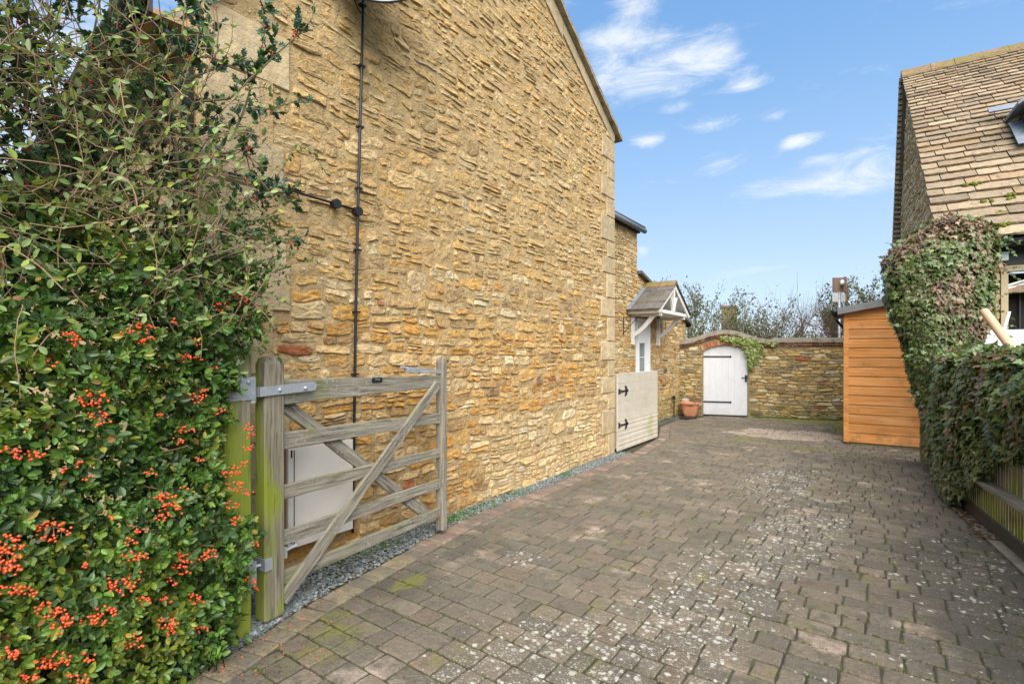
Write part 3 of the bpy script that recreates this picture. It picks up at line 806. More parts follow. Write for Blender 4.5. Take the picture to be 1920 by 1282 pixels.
def brick_piece(c, ax, ay, az, col, name='brick', parent=None):
    ax, ay, az = (Vector(q) for q in (ax, ay, az)); j = .0025
    mb = MB(); mb.obox(Vector(c)-ax/2-ay/2-az/2, ax, ay, az, col)
    v = mb.V[0]; v += np.random.default_rng(random.randint(0, 10**6)).uniform(-j, j, v.shape)
    return mb.build(name, M_brick, parent)
N_ = Vector(DN); U_ = Vector(DU); Z_ = Vector((0,0,1))
nb = 15
for k in range(nb):           # voussoirs over the door
    u = D0-.03+(D1-D0+.06)*(k+.5)/nb; um = min(max(u, D0), D1)
    sl_ = (doorarc(min(um+.02, D1))-doorarc(max(um-.02, D0)))/.04
    tang = (U_+Z_*sl_).normalized(); nr = (Z_-U_*sl_).normalized()
    p = Vector(gpt(u, doorarc(um), .0))+nr*.062
    brick_piece(p, tang*.064, N_*.05, nr*.115, random.choice(((.36,.13,.05),(.42,.17,.07),(.30,.10,.045),(.38,.20,.10))), parent=gwall)
u = .0
while u < 6.1:                # brick course following the top
    L = .105 if u > .0 else .1
    sl_ = (wtop(u+L)-wtop(u))/L; tang = (U_+Z_*sl_).normalized(); nr = (Z_-U_*sl_).normalized()
    p = Vector(gpt(u+L/2, wtop(u+L/2), -.13))+nr*.033
    brick_piece(p, tang*(L-.008), N_*.36, nr*.06, random.choice(((.16,.055,.035),(.20,.075,.045),(.12,.05,.04),(.24,.10,.06))), parent=gwall)
    u += L
# rounded mossy coping
V = []; F = []; us = np.linspace(-.02, 6.2, 110); npf = 9
for i, u in enumerate(us):
    for k in range(npf):
        t = math.pi*k/(npf-1); n = -.13+.205*math.cos(t); zz_ = wtop(u)+.066+.12*math.sin(t)**.8
        q = .016*mnoise.noise(Vector((u*5, t*2, 0)))+.010*mnoise.noise(Vector((u*19, t*5, 3)))
        V.append(gpt(u, zz_+q, n+q))
for i in range(len(us)-1):
    for k in range(npf-1): F.append((i*npf+k, (i+1)*npf+k, (i+1)*npf+k+1, i*npf+k+1))
F.append(tuple(range(npf))); F.append(tuple((len(us)-1)*npf+k for k in range(npf))[::-1])
MB().add(V, F).build('coping', M_render, gw, smooth=True)

# arched white door of vertical boards
gd = thing('garden_door', 'white arched board door with long black strap hinges in the garden wall', 'door', gpt((D0+D1)/2, 0, -.08))
nbd = 7
for k in range(nbd):
    a = D0+.008+(D1-D0-.016)*k/nbd+.0008; b = D0+.008+(D1-D0-.016)*(k+1)/nbd-.0008
    V = []; m_ = 4
    for n in (-.10, -.055):
        V += [gpt(a,.02,n), gpt(b,.02,n)]+[gpt(b+(a-b)*q/m_, doorarc(b+(a-b)*q/m_)-.012, n) for q in range(m_+1)]
    c_ = 2+m_+1
    MB().add(V, [tuple(range(c_))[::-1], tuple(range(c_, 2*c_))]+[(i, (i+1)%c_, (i+1)%c_+c_, i+c_) for i in range(c_)]).build('board', M_door, gd)
for zz_ in (1.43, .33):
    h_ = MB(); V = []
    h_.obox(Vector(gpt(D0+.01, zz_-.016, -.054)), U_*.60, N_*.012, Z_*.032)
    h_.disc(gpt(D0+.62, zz_, -.054), DN, .024, .013, 12); h_.build('strap_hinge', M_iron, gd)
ht = MB(); ht.obox(Vector(gpt(D1-.065, .83, -.054)), U_*.045, N_*.012, Z_*.16); ht.obox(Vector(gpt(D1-.14, .92, -.04)), U_*.13, N_*.014, Z_*.016)
ht.tube([gpt(D1-.045,.86,-.04), gpt(D1-.045,.86,.02), gpt(D1-.045,.93,.02), gpt(D1-.045,.93,-.04)], .008, 6); ht.build('latch', M_iron, gd)
# ================================================================== paved drive
LB = [(-2.05,-.6),(-2.30,.6),(-2.44,1.2),(-2.60,1.75),(-2.74,2.6),(-2.87,3.5),(-2.84,7.3),(-3.02,8.9),(-3.45,10.2),(-3.55,11.6),(-3.3,12.8)]   # edge of the bricks
RB = [(1.52,-.6),(1.36,.6),(.74,5.23),(.50,7.0),(.62,7.5),(.66,9.0),(.95,13.0),(.95,14.4)]
def lerp_edge(P, y):
    for (x0,y0),(x1,y1) in zip(P, P[1:]):
        if y0 <= y <= y1: return x0+(x1-x0)*(y-y0)/(y1-y0)
    return P[0][0] if y < P[0][1] else P[-1][0]
def backline(x): return 12.59+(x+4.05)*.3264
drive = struct(MB().add([(-3.26,-.8,-.0095),(1.7,-.8,-.0095),(.98,7.0,-.0095),(1.8,14.5,-.0095),(-4.02,12.6,-.0095),(-4.02,7.0,-.0095)], [(0,1,2,3,4,5)]).build('drive', M_joint))
def paver(x0, x1, y0, y1, near):
    g = .0046; tilt = (random.uniform(-.006,.006), random.uniform(-.006,.006)); dz = random.uniform(-.0025,.0025)
    cx, cy = (x0+x1)/2, (y0+y1)/2
    def ring(ins, z):
        r = []
        seg = 3 if near else 1
        P = [(x0+g+ins,y0+g+ins),(x1-g-ins,y0+g+ins),(x1-g-ins,y1-g-ins),(x0+g+ins,y1-g-ins)]
        for k in range(4):
            ax, ay = P[k]; bx, by = P[(k+1)%4]
            c = .006
            L = math.hypot(bx-ax, by-ay); ux, uy = (bx-ax)/L, (by-ay)/L
            r.append((ax+ux*c, ay+uy*c, z))
            for q in range(1, seg): r.append((ax+(bx-ax)*q/seg, ay+(by-ay)*q/seg, z))
            r.append((bx-ux*c, by-uy*c, z))
        return r
    a = ring(0, -.014); b = ring(.001, -.0050); c = ring(.0075, 0.)
    n = len(a); jit = [(random.uniform(-.0032,.0032), random.uniform(-.0032,.0032)) for _ in range(n)]
    V = []
    for R_ in (a, b, c):
        for (p, j) in zip(R_, jit):
            V.append((p[0]+j[0], p[1]+j[1], p[2]+dz+(p[0]-cx)*tilt[0]+(p[1]-cy)*tilt[1]))
    F = [(r*n+k, r*n+(k+1)%n, (r+1)*n+(k+1)%n, (r+1)*n+k) for r in range(2) for k in range(n)]
    F.append(tuple(2*n+k for k in range(n)))
    return np.array(V), F
PC = [(.165,.147,.118),(.18,.158,.124),(.155,.14,.113),(.19,.163,.127),(.142,.132,.108),(.185,.149,.115),(.20,.17,.132)]
items = []
y = -.55; RH = .149; ri = 0
while y < 14.3:
    xl = lerp_edge(LB, y+RH/2); xr = lerp_edge(RB, y+RH/2); x = xl
    if y > 12.5:
        xl = max(xl, -4.05+(y+RH-12.59)/.3264)
        x = xl
    first = True
    while x < xr-.04:
        L = random.choice((.112,.156,.156,.23,.23)) if not first else random.choice((.08,.13,.19)); first = False
        if x+L > xr-.06: L = xr-x
        if y > 12.5 and y+RH > backline(x)-.02: x += L; continue
        P = (x+L/2, y+RH/2, 0); ar = screen_area(P, L, RH)
        V, F = paver(x, x+L, y, y+RH, ar > 700)
        # slight waviness of the courses
        for v in V: v[1] += .012*mnoise.noise(Vector((v[0]*.8, v[1]*.5, 7)))
        q = project(P)
        wgt = ar*(1.4/(q[2] if q else 9)) if ar else 0
        items.append((wgt, V, F, np.array(random.choice(PC))*np.array((1.0,.94,.85))*random.uniform(.76,.98)))
        x += L
    y += RH; ri += 1
emit_pieces(items, 292, 'paver', 'far_pavers', M_paver, drive)
# brick and stone edging course along the left side
def edge_pts(P, step):
    out = []; 
    for (x0,y0),(x1,y1) in zip(P, P[1:]):
        L = math.hypot(x1-x0, y1-y0); n = max(1, round(L/step))
        for k in range(n): out.append(((x0+(x1-x0)*k/n, y0+(y1-y0)*k/n), (x0+(x1-x0)*(k+1)/n, y0+(y1-y0)*(k+1)/n)))
    return out
edging = struct(MB().add([(x-.20,y,-.0135) for x,y in LB]+[(x,y,-.0135) for x,y in LB[::-1]], [(k, 2*len(LB)-1-k, 2*len(LB)-2-k, k+1) for k in range(len(LB)-1)]).build('edging_course', M_joint))
k = 0
for (p, q) in edge_pts([e for e in LB if e[1] < 12.5], .112):
    p = Vector((*p, 0)); q = Vector((*q, 0)); d = (q-p); n = Vector((-d.y, d.x, 0)).normalized()
    near = p.y < 2.7
    wd = .19 if not near else .17
    
    g = .004
    V = []
    for (ins, z) in ((g,-.016),(g,-.003),(g+.007,.004)):
        u = (q-p).normalized()*ins
        for c in (p+u-n*(-ins), q-u-n*(-ins), q-u+n*(wd-ins), p+u+n*(wd-ins)): V.append((c.x+random.uniform(-.002,.002), c.y+random.uniform(-.002,.002), c.z+z))
    F = [(r*4+m_, r*4+(m_+1)%4, r*4+4+(m_+1)%4, r*4+4+m_)[::1] for r in range(2) for m_ in range(4)]+[(8,9,10,11)]
    col = random.choice(((.20,.135,.095),(.19,.125,.09),(.16,.12,.09),(.24,.17,.12))) if not near else random.choice(((.19,.155,.095),(.15,.13,.085),(.21,.165,.10)))
    MB().add(V, F, np.array(col)*random.uniform(.85,1.15)).build('edging_brick', M_edging, edging)
    k += 1
# pale kerb along the fence
kb = MB(); P = [(1.37,.6),(.745,5.23),(.505,7.0)]
for (x0,y0),(x1,y1) in zip(P, P[1:]):
    n_ = max(1, int(abs(y1-y0)/.9))
    for k in range(n_):
        a = Vector((x0+(x1-x0)*k/n_, y0+(y1-y0)*k/n_, 0)); b = Vector((x0+(x1-x0)*(k+1)/n_, y0+(y1-y0)*(k+1)/n_, 0))
        kb.obox(a+Vector((.001,.003,-.05)), b-a-Vector((0,.006,0)), Vector((.105,0,0)), Vector((0,0,.054)))
struct(kb.build('kerb', M_concrete))

# ------------------------------------------------------------------ slate chippings beside the house
def chips(region, n, zf, cols, smin=.006, smax=.014):
    P = []; 
    while len(P) < n:
        p = region()
        if p is not None: P.append((p[0], p[1], zf(p)))
    P = np.array(P); n = len(P)
    T_ = np.array([(1,0,0),(0,1,0),(-1,0,0),(0,-1,0),(.2,.2,.5),(0,0,-.5)], dtype=float); Tf = np.array([(0,1,4),(1,2,4),(2,3,4),(3,0,4),(1,0,5),(2,1,5),(3,2,5),(0,3,5)])
    TT = T_[None]*rng.uniform(.6,1.3,(n,6,1))
    TT[:, 4:, :2] += rng.uniform(-.3,.3,(n,2,2))
    a = rng.uniform(0, 6.28, n); tl = rng.normal(0, .35, n)
    Rz = np.zeros((n,3,3)); Rz[:,0,0] = np.cos(a); Rz[:,0,1] = -np.sin(a); Rz[:,1,0] = np.sin(a); Rz[:,1,1] = np.cos(a); Rz[:,2,2] = 1
    Rx = np.zeros((n,3,3)); Rx[:,0,0] = 1; Rx[:,1,1] = np.cos(tl); Rx[:,1,2] = -np.sin(tl); Rx[:,2,1] = np.sin(tl); Rx[:,2,2] = np.cos(tl)
    V = np.einsum('nij,njk,nlk->nli', Rz, Rx, TT)*rng.uniform(smin, smax, (n,1,1))+P[:, None]
    F = (Tf[None]+(np.arange(n)*6)[:, None, None]).reshape(-1, 3)
    cc = np.array(cols)[rng.integers(0, len(cols), n)]*rng.uniform(.7,1.25,(n,1))
    return V.reshape(-1,3), F, np.repeat(cc, 6, axis=0)
SL = [(.16,.19,.18),(.12,.15,.145),(.20,.22,.21),(.24,.26,.25),(.11,.115,.12),(.18,.15,.13),(.15,.18,.165)]
def reg_strip():
    y = random.uniform(1.0, 7.25) if random.random() < .9 else random.uniform(7.25, 12.2)
    xr = lerp_edge(LB, y)-.19; xl = XW+.01 if y < 7.07 else max(XG, lerp_edge(LB, y)-.55)
    if y > 7.3: xl = XG
    x = random.uniform(xl, xr)
    if y > 7.3 and x > xl+.28: x = xl+random.random()*.28
    return (x, y)
gv = MB(); gv.add(*chips(reg_strip, 15000, lambda p: random.uniform(-.008,.010), SL))
def reg_near():
    y = random.gauss(1.5, .16); x = lerp_edge(LB, y)-.19-abs(random.gauss(0,.16))
    return (x, y) if x > -3.2 else None
gv.add(*chips(reg_near, 3200, lambda p: random.uniform(-.006,.016), SL, .008, .019))
stuff(gv.build('slate_gravel', M_gravel))
# soil strip under
struct(MB().add([(-3.25,.6,-.012),(-2.4,.6,-.012),(-2.6,1.3,-.012),(-2.9,2.6,-.012),(-3.02,3.5,-.012),(-3.0,7.3,-.012),(-3.25,7.3,-.012)], [(0,1,2,3,4,5,6)]).build('gravel_bed', M_soil))

# ------------------------------------------------------------------ leaf scattering
def frames(tip, nrm):
    tip = tip/np.linalg.norm(tip, axis=1, keepdims=True)
    nrm = nrm-tip*(nrm*tip).sum(1, keepdims=True); nl = np.linalg.norm(nrm, axis=1, keepdims=True)
    bad = nl[:, 0] < 1e-4
    nrm[bad] = np.cross(tip[bad], np.array((.3,.5,.8))); nl = np.linalg.norm(nrm, axis=1, keepdims=True); nrm = nrm/nl
    x = np.cross(tip, nrm)
    return np.stack([x, tip, nrm], axis=2)
def scatter(Tv, Tf, P, R, S, Cc):
    n = len(P); Tv = np.array(Tv, dtype=float); Tf = np.array(Tf)
    V = np.einsum('nij,kj->nki', R, Tv)*np.asarray(S).reshape(n,1,-1 if np.ndim(S) > 1 else 1)+P[:, None]
    F = (Tf[None]+(np.arange(n)*len(Tv))[:, None, None]).reshape(-1, Tf.shape[1])
    return V.reshape(-1,3), F, np.repeat(Cc, len(Tv), axis=0)
LEAF_OV = ([(0,0,0),(-.20,.22,.05),(-.27,.55,.07),(-.15,.88,.03),(0,1,-.05),(.15,.88,.03),(.27,.55,.07),(.20,.22,.05),(0,.5,-.02)],
           [(0,8,1),(1,8,2),(2,8,3),(3,8,4),(4,8,5),(5,8,6),(6,8,7),(7,8,0)])
LEAF_SIMPLE = ([(0,0,0),(-.24,.45,.06),(0,1,-.04),(.24,.45,.06)], [(0,2,1),(0,3,2)])
LEAF_IVY = ([(0,.0,0),(-.30,-.14,-.03),(-.36,.16,.02),(-.52,.34,-.06),(-.22,.46,.03),(0,1,-.08),(.22,.46,.03),(.52,.34,-.06),(.36,.16,.02),(.30,-.14,-.03),(0,.3,.05)],
            [(10,0,1),(10,1,2),(10,2,3),(10,3,4),(10,4,5),(10,5,6),(10,6,7),(10,7,8),(10,8,9),(10,9,0)])
_h = [(0,0,0)]
for k_, (x_, y_) in enumerate(((.12,.10),(.30,.20),(.17,.33),(.36,.46),(.19,.58),(.30,.74),(.12,.82))): _h.append((x_, y_, .10 if k_ % 2 else -.0))
LEAF_HOLLY = (_h+[(0,1.06,-.03)]+[(-x_, y_, z_) for x_, y_, z_ in _h[:0:-1]]+[(0,.5,.03)], None)
_n = len(LEAF_HOLLY[0])-1
LEAF_HOLLY = (LEAF_HOLLY[0], [(_n, i, (i+1) % _n) for i in range(_n)])
def cpal(pal, n, v=.18):
    pal = np.array(pal); return pal[rng.integers(0, len(pal), n)]*rng.uniform(1-v, 1+v, (n,1))
def unit(a): return a/np.linalg.norm(a, axis=-1, keepdims=True)

# moss and tiny weeds in the joints
n = 13000
yy = rng.uniform(0,1,n)**1.3*11+.9; row = np.round((yy+.55)/RH)*RH-.55
xx = np.array([lerp_edge(LB, y)+rng.uniform()*(lerp_edge(RB, y)-lerp_edge(LB, y)) for y in row])
keep = np.array([mnoise.noise(Vector((x*1.7, y*1.7, 5))) > -.02+.1*(x < -.9) for x, y in zip(xx, row)])
xx, row = xx[keep], row[keep]; n = len(xx)
P = np.stack([xx, row+np.array([.012*mnoise.noise(Vector((x*.8, y*.5, 7))) for x, y in zip(xx, row)])+rng.normal(0,.004,n), rng.uniform(-.006,-.001,n)], 1)
rep = 3; P = np.repeat(P, rep, 0)+rng.normal(0, .006, (n*rep, 3))*np.array((1.6,.6,.2)); n = len(P)
tip = unit(np.stack([rng.normal(0,.7,n), rng.normal(0,.7,n), rng.uniform(.3,1,n)], 1))
mv = scatter(LEAF_SIMPLE[0], LEAF_SIMPLE[1], P, frames(tip, rng.normal(0,1,(n,3))), rng.uniform(.006,.014,n)*(1+.2*(P[:, 0] > -.6)), cpal([(.08,.11,.02),(.08,.11,.02),(.14,.18,.02),(.10,.09,.03)], n))
stuff(MB().add(*mv).build('joint_moss', M_leafdull))
# weeds along the foot of the gable
n = 900
cy = rng.choice([3.3,3.55,3.9,4.4,2.6,2.2,5.4,3.4], n); P = np.stack([rng.uniform(-3.2,-3.05,n), cy+rng.normal(0,.12,n), rng.uniform(0,.02,n)], 1)
tip = unit(np.stack([rng.normal(0,.6,n), rng.normal(0,.6,n), rng.uniform(.2,1,n)], 1))
stuff(MB().add(*scatter(*LEAF_OV, P, frames(tip, rng.normal(0,1,(n,3))+np.array((0,0,1))), rng.uniform(.010,.026,n), cpal([(.09,.19,.025),(.13,.25,.04),(.07,.14,.03)], n))).build('gravel_weeds', M_leafdull))
# grass at the foot of the garden wall by the shed
n = 5000
u = rng.uniform(1.7, 5.2, n)**1.0; off = np.abs(rng.normal(0,.12,n))*(.4+.6*(u/4)**2)
P = A0+DU*u[:, None]+DN*(off+.01)[:, None]; P[:, 2] = -.01
tip = unit(np.stack([rng.normal(0,.3,n), rng.normal(0,.3,n), np.ones(n)], 1))
stuff(MB().add(*scatter(LEAF_SIMPLE[0], LEAF_SIMPLE[1], P, frames(tip, rng.normal(0,1,(n,3))), rng.uniform(.015,.04,n), cpal([(.08,.14,.02),(.10,.17,.03),(.12,.12,.04)], n))).build('wall_foot_grass', M_leafdull))
# litter: fallen berries, twigs and dead leaves near the shrub
n = 500
yy = rng.gamma(2.0,.35,n)+.7; P = np.stack([np.array([lerp_edge(LB, y) for y in yy])+rng.exponential(.22,n)-.2, yy, np.full(n,.006)], 1)
tip = np.stack([rng.normal(0,1,n), rng.normal(0,1,n), rng.normal(0,.08,n)], 1)
stuff(MB().add(*scatter(LEAF_SIMPLE[0], LEAF_SIMPLE[1], P, frames(tip, np.tile((0,0,1.),(n,1))+rng.normal(0,.2,(n,3))), rng.uniform(.006,.02,n), cpal([(.22,.08,.03),(.15,.07,.03),(.30,.16,.05)], n))).build('fallen_litter', M_leafdull))
fbm = MB()
for k in range(46):
    yb = random.gammavariate(2., .35)+.8; fbm.ball((lerp_edge(LB, yb)+random.expovariate(3.2)-.12, yb, .008), random.uniform(.003,.0045), 6, 4)
stuff(fbm.build('fallen_berries', M_berry, smooth=True))

# ================================================================== five-bar gate
GN = Vector((-2.765, 1.50, 0)); GF = Vector((-2.955, 3.07, 0)); GD = (GF-GN).normalized(); GNm = Vector((GD.y, -GD.x, 0))   # towards the drive
gate = thing('five_bar_gate', 'weathered grey-green five-bar timber gate standing open against the gable wall', 'gate', tuple(GN))
def gp(t, z, n=0.): return GN+GD*t+GNm*n+Vector((0,0,z))
GL = (GF-GN).length
def stile(name, t, n, wt, wn, z0, z1, m):
    c = gp(t, 0, n); V = []; F = []
    ux = GD*(wt/2); uy = GNm*(wn/2); ch = .012
    levels = [(z0, .97), (z0+.012, 1)]+[(z0+(z1-z0-.04)*k/10, 1) for k in range(1, 10)]+[(z1-.045, 1), (z1-.012, .8), (z1, .35)]
    for (z, k) in levels:
        jx, jy = random.uniform(-.0015,.0015), random.uniform(-.0015,.0015)
        for (a, b) in ((1-2*ch/wt,-1),(1,-1+2*ch/wn),(1,1-2*ch/wn),(1-2*ch/wt,1),(-1+2*ch/wt,1),(-1,1-2*ch/wn),(-1,-1+2*ch/wn),(-1+2*ch/wt,-1)):
            p = c+ux*(a*k+jx*10)+uy*(b*k+jy*10); V.append((z+0, p.x-c.x, p.y-c.y))
    L_ = len(levels)
    for i in range(L_-1):
        for q in range(8): F.append((i*8+q, i*8+(q+1)%8, (i+1)*8+(q+1)%8, (i+1)*8+q))
    F.append(tuple(range(8))[::-1]); F.append(tuple((L_-1)*8+q for q in range(8)))
    # local X runs up the timber so that the grain follows it
    me = make_mesh(name, V, [i for f in F for i in f], [len(f) for f in F])
    o = bpy.data.objects.new(name, me); me.materials.append(m); C.objects.link(o)
    R = Matrix(((0,1,0),(0,0,1),(1,0,0)))
    o.matrix_world = Matrix.Translation(Vector((c.x,c.y,0))) @ R.to_4x4()
    return o
def adopt(o, parent): o.parent = parent; o.location = o.location-world_of(parent); return o
adopt(stile('hanging_stile', 0, .0, .125, .098, .035, 1.49, M_oakpost), gate)
adopt(stile('closing_stile', GL, .0, .075, .075, .045, 1.475, M_oak), gate)
t0, t1 = .063, GL-.03
RZ = [(1.281,1.275,.142,.095),(1.003,.967,.098,.082),(.707,.683,.084,.074),(.443,.428,.082,.078),(.219,.193,.078,.076)]
for i, (za, zb, ha, hb) in enumerate(RZ):
    beam('rail', gp(t0, za), gp(t1, zb), .028 if i else .05, (ha), M_oak, gate, taper=hb/ha, ch=.004, seg=14)
beam('brace', gp(.055, .10, .027), gp(GL-.10, 1.25, .033), .024, .082, M_oak, gate, up=GNm.cross(GD)*1.0, seg=14, ch=.005)
beam('brace', gp(.10, 1.215, -.030), gp(GL-.16, .20, -.030), .022, .085, M_oak, gate, seg=12, ch=.005)
# strap hinge wrapped round the stile
hg = thing('tmp', '', ''); bpy.data.objects.remove(hg)
ht_ = MB(); zh = 1.295
a = gp(-.105, zh, .058); ht_.obox(a+Vector((0,0,-.026)), gp(.24, zh+.012, .056)-a, GNm*.006, Vector((0,0,.052)))
ht_.obox(gp(-.105, zh-.026, -.05), GD*.010, GNm*.114, Vector((0,0,.052)))
ht_.tube([gp(.24, zh+.012-.0, .0555), gp(.24, zh+.012, .0625)], .026, 14)
ht_.obox(gp(-.075, zh-.026, -.058), GD*.30, GNm*.006, Vector((0,0,.052)))
ht_.tube([gp(-.12, zh-.055, .0), gp(-.12, zh+.05, .0)], .019, 12)
st = ht_.build('strap_hinge', M_galv, gate)
for t_, n_ in ((.015,.064),(.185,.064)):
    bm_ = MB(); q = gp(t_, zh+.004, n_); bm_.ball(tuple(q), .0125, 8, 5); bm_.build('bolt', M_galv, st, smooth=True)
lh = MB(); lh.obox(gp(-.070, .315, .035), GD*.045, GNm*.022, Vector((0,0,.065))); lh.obox(gp(-.070, .315, -.03), GD*.006, GNm*.07, Vector((0,0,.065)))
lh.obox(gp(.055, .345, .03), GD*.012, GNm*.028, Vector((0,0,.06))); lh.tube([gp(.06, .375, .03), gp(.15, .385, .028)], .008, 8)
lh.tube([gp(-.10,.24,.0), gp(-.10,.37,.0)], .016, 10); lh.tube([gp(-.10,.345,0), gp(-.055,.345,.02)], .009, 8)
stuff(lh.build('lower_hinge', M_galv, gate))
# spring latch lying along the top rail
la = MB(); a = gp(GL-.02, 1.345, .012); b = gp(GL-.44, 1.385, .012)
la.obox(a+Vector((0,0,-.012)), b-a, GNm*.012, Vector((0,0,.028))); la.obox(gp(GL-.46,1.355,-.005), GD*.16, GNm*.035, Vector((0,0,.030)))
la.tube([b+Vector((0,0,.006)), b+Vector((0,0,.006))-GD*.07+Vector((0,0,.008))], .011, 8); la.obox(gp(GL-.30,1.345,-.01), GD*.10, GNm*.045, Vector((0,0,.012)))
la.build('latch_bar', M_galv, gate)
MB().obox(gp(.76, 1.302, .0265), GD*.095, GNm*.003, Vector((0,0,.032))).build('maker_plate', M_black, gate)
mp = MB(); mp.tube([gp(.785,1.318,.0305), gp(.80,1.324,.0305), gp(.815,1.316,.0305), gp(.83,1.322,.0305)], .0022, 5); mp.build('plate_mark', M_galv, [o for o in gate.children if o.name.startswith('maker_plate')][0])
for i, (za, zb, ha, hb) in enumerate(RZ[1:]):
    r = MB(); r.ball(tuple(gp(GL-.07, zb, .016)), .007, 6, 4); r.build('coach_bolt', M_rust, gate)

# hanging post behind the hedge
post = thing('gate_post', 'broad square mossy gate post half buried in the berried hedge behind the gate', 'post', (-2.875, 1.33, 0))
GN2 = GN
o = stile('post_timber', -.20, -.03, .145, .13, -.05, 1.535, M_oakpost); adopt(o, post)
hp = MB(); hp.obox(gp(-.275, 1.255, .037), GD*.16, GNm*.006, Vector((0,0,.12))); hp.tube([gp(-.12, 1.235, .02), gp(-.12, 1.275, .02)], .02, 10)
hp = hp.build('hinge_plate', M_galv, post)
for t_, z_ in ((-.24,1.35),(-.16,1.35),(-.24,1.28)): MB().ball(tuple(gp(t_, z_, .045)), .012, 8, 5).build('bolt', M_galv, hp, smooth=True)
MB().obox(gp(-.16,.27,.037), GD*.05, GNm*.006, Vector((0,0,.12))).build('lower_plate', M_galv, post)

# ================================================================== fixtures on the gable
cab = thing('meter_cabinet', 'flat beige utility cabinet on the gable wall seen through the gate bars', 'cabinet', (XW+.03, 2.12, .22))
cb_ = MB(); X0, X1 = XW+.0, XW+.085; Y0, Y1, Z0, Z1 = 1.83, 2.345, .20, .87
cb_.box((X0,Y0,Z0),(X1,Y1,Z1)).build('body', M_brownwood, cab)
V = [(X1+.006,Y0+.03,Z0+.01),(X1+.006,Y1-.004,Z0+.01),(X1+.006,Y1-.004,Z1-.004),(X1+.006,Y0+.03,Z1-.004)]
d_ = MB(); d_.box((X1+.001,Y0+.008,Z0+.008),(X1+.012,Y1-.002,Z1-.002)); door_ = d_.build('door', M_box, cab)
MB().box((X1+.0125,Y0+.045,Z0+.02),(X1+.016,Y0+.05,Z1-.012)).build('door_seam', M_iron, door_)
for zc in (Z0+.04, Z1-.06): MB().tube([(X1+.01,Y0+.03,zc),(X1+.01,Y0+.03,zc+.05)], .007, 8).build('hinge', M_iron, door_)
XC = XW+.055
cable = thing('cable_conduit', 'thin black cable conduit running up the gable wall to the dish with round junction boxes', 'cable', (XC, 2.40, 0))
MB().tube([(XC,2.372,.16),(XC,2.385,.9),(XC,2.40,1.8),(XC,2.42,2.6),(XC,2.445,3.4),(XC,2.47,4.25)], .0105, 10).build('conduit', M_black, cable, smooth=True)
MB().tube([(XC,2.413,2.585),(XC+.005,2.0,2.59),(XC,1.60,2.60),(XC-.01,1.3,2.60)], .009, 8).build('side_conduit', M_black, cable, smooth=True)
for (yy_, zz_) in ((2.415,2.575),(2.225,2.585)): MB().disc((XC-.02,yy_,zz_), (1,0,0), .035, .045, 18).build('junction_box', M_black, cable)
zc = .4
while zc < 4.2:
    yc = 2.372+(zc-.16)*.024; MB().obox((XC-.03,yc-.024,zc), (.042,0,0), (0,.048,0), (0,0,.012)).build('clip', M_black, cable); zc += .47
MB().obox((XC-.03, 2.36, .60), (.03,0,0), (0,.16,0), (0,0,.03)).build('low_bracket', M_black, cable)

dish = thing('satellite_dish', 'grey satellite dish on an arm high on the gable wall at the top edge', 'satellite dish', (-3.06, 2.47, 4.45))
dc = Vector((-2.98, 2.475, 4.31)); ax = Vector((.62,-.66,.36)).normalized(); e1 = ax.cross(Vector((0,0,1))).normalized(); e2 = e1.cross(ax)*-1
V = []; F = []; nr_, na = 6, 36
for side in (0, 1):
    for i in range(nr_+1):
        r_ = .33*i/nr_; h_ = .06*(i/nr_)**2-(.006 if side else 0)
        for k in range(na):
            t = 2*math.pi*k/na; V.append(tuple(dc+ax*(h_-.03)+e1*(r_*math.cos(t))+e2*(r_*1.06*math.sin(t))))
nn_ = (nr_+1)*na
for i in range(nr_):
    for k in range(na):
        a, b, c_, d_ = i*na+k, i*na+(k+1)%na, (i+1)*na+(k+1)%na, (i+1)*na+k
        F.append((a,b,c_,d_)); F.append((nn_+a,nn_+d_,nn_+c_,nn_+b))
for k in range(na):
    a, b = nr_*na+k, nr_*na+(k+1)%na; F.append((a, nn_+a, nn_+b, b))
MB().add(V, F).build('reflector', M_dish, dish, smooth=True)
rim = [tuple(dc+ax*.03+e1*(.332*math.cos(2*math.pi*k/36))+e2*(.352*math.sin(2*math.pi*k/36))) for k in range(37)]
MB().tube(rim, .008, 6, cap=False).build('rim', M_iron, dish)
MB().tube([dc-ax*.03-e2*.35*-1*-1+ax*.02, dc+ax*.42-e2*.30], .014, 8).build('lnb_arm', M_black, dish)
MB().tube([dc+ax*.38-e2*.26, dc+ax*.47-e2*.22], .03, 10).build('lnb', M_dish, dish)
MB().tube([tuple(dc-ax*.02), (XW+.03, 2.36, 4.36)], .022, 8).build('mount_arm', M_galv, dish)
MB().box((XW+.02,2.27,4.27),(XW+.035,2.45,4.45)).build('wall_plate', M_galv, dish)
MB().tube([(XW+.06,2.33,4.22),(XW+.12,2.30,4.17),(XW+.09,2.38,4.10),(XC,2.465,4.08)], .006, 6).build('cable_loop', M_black, dish)

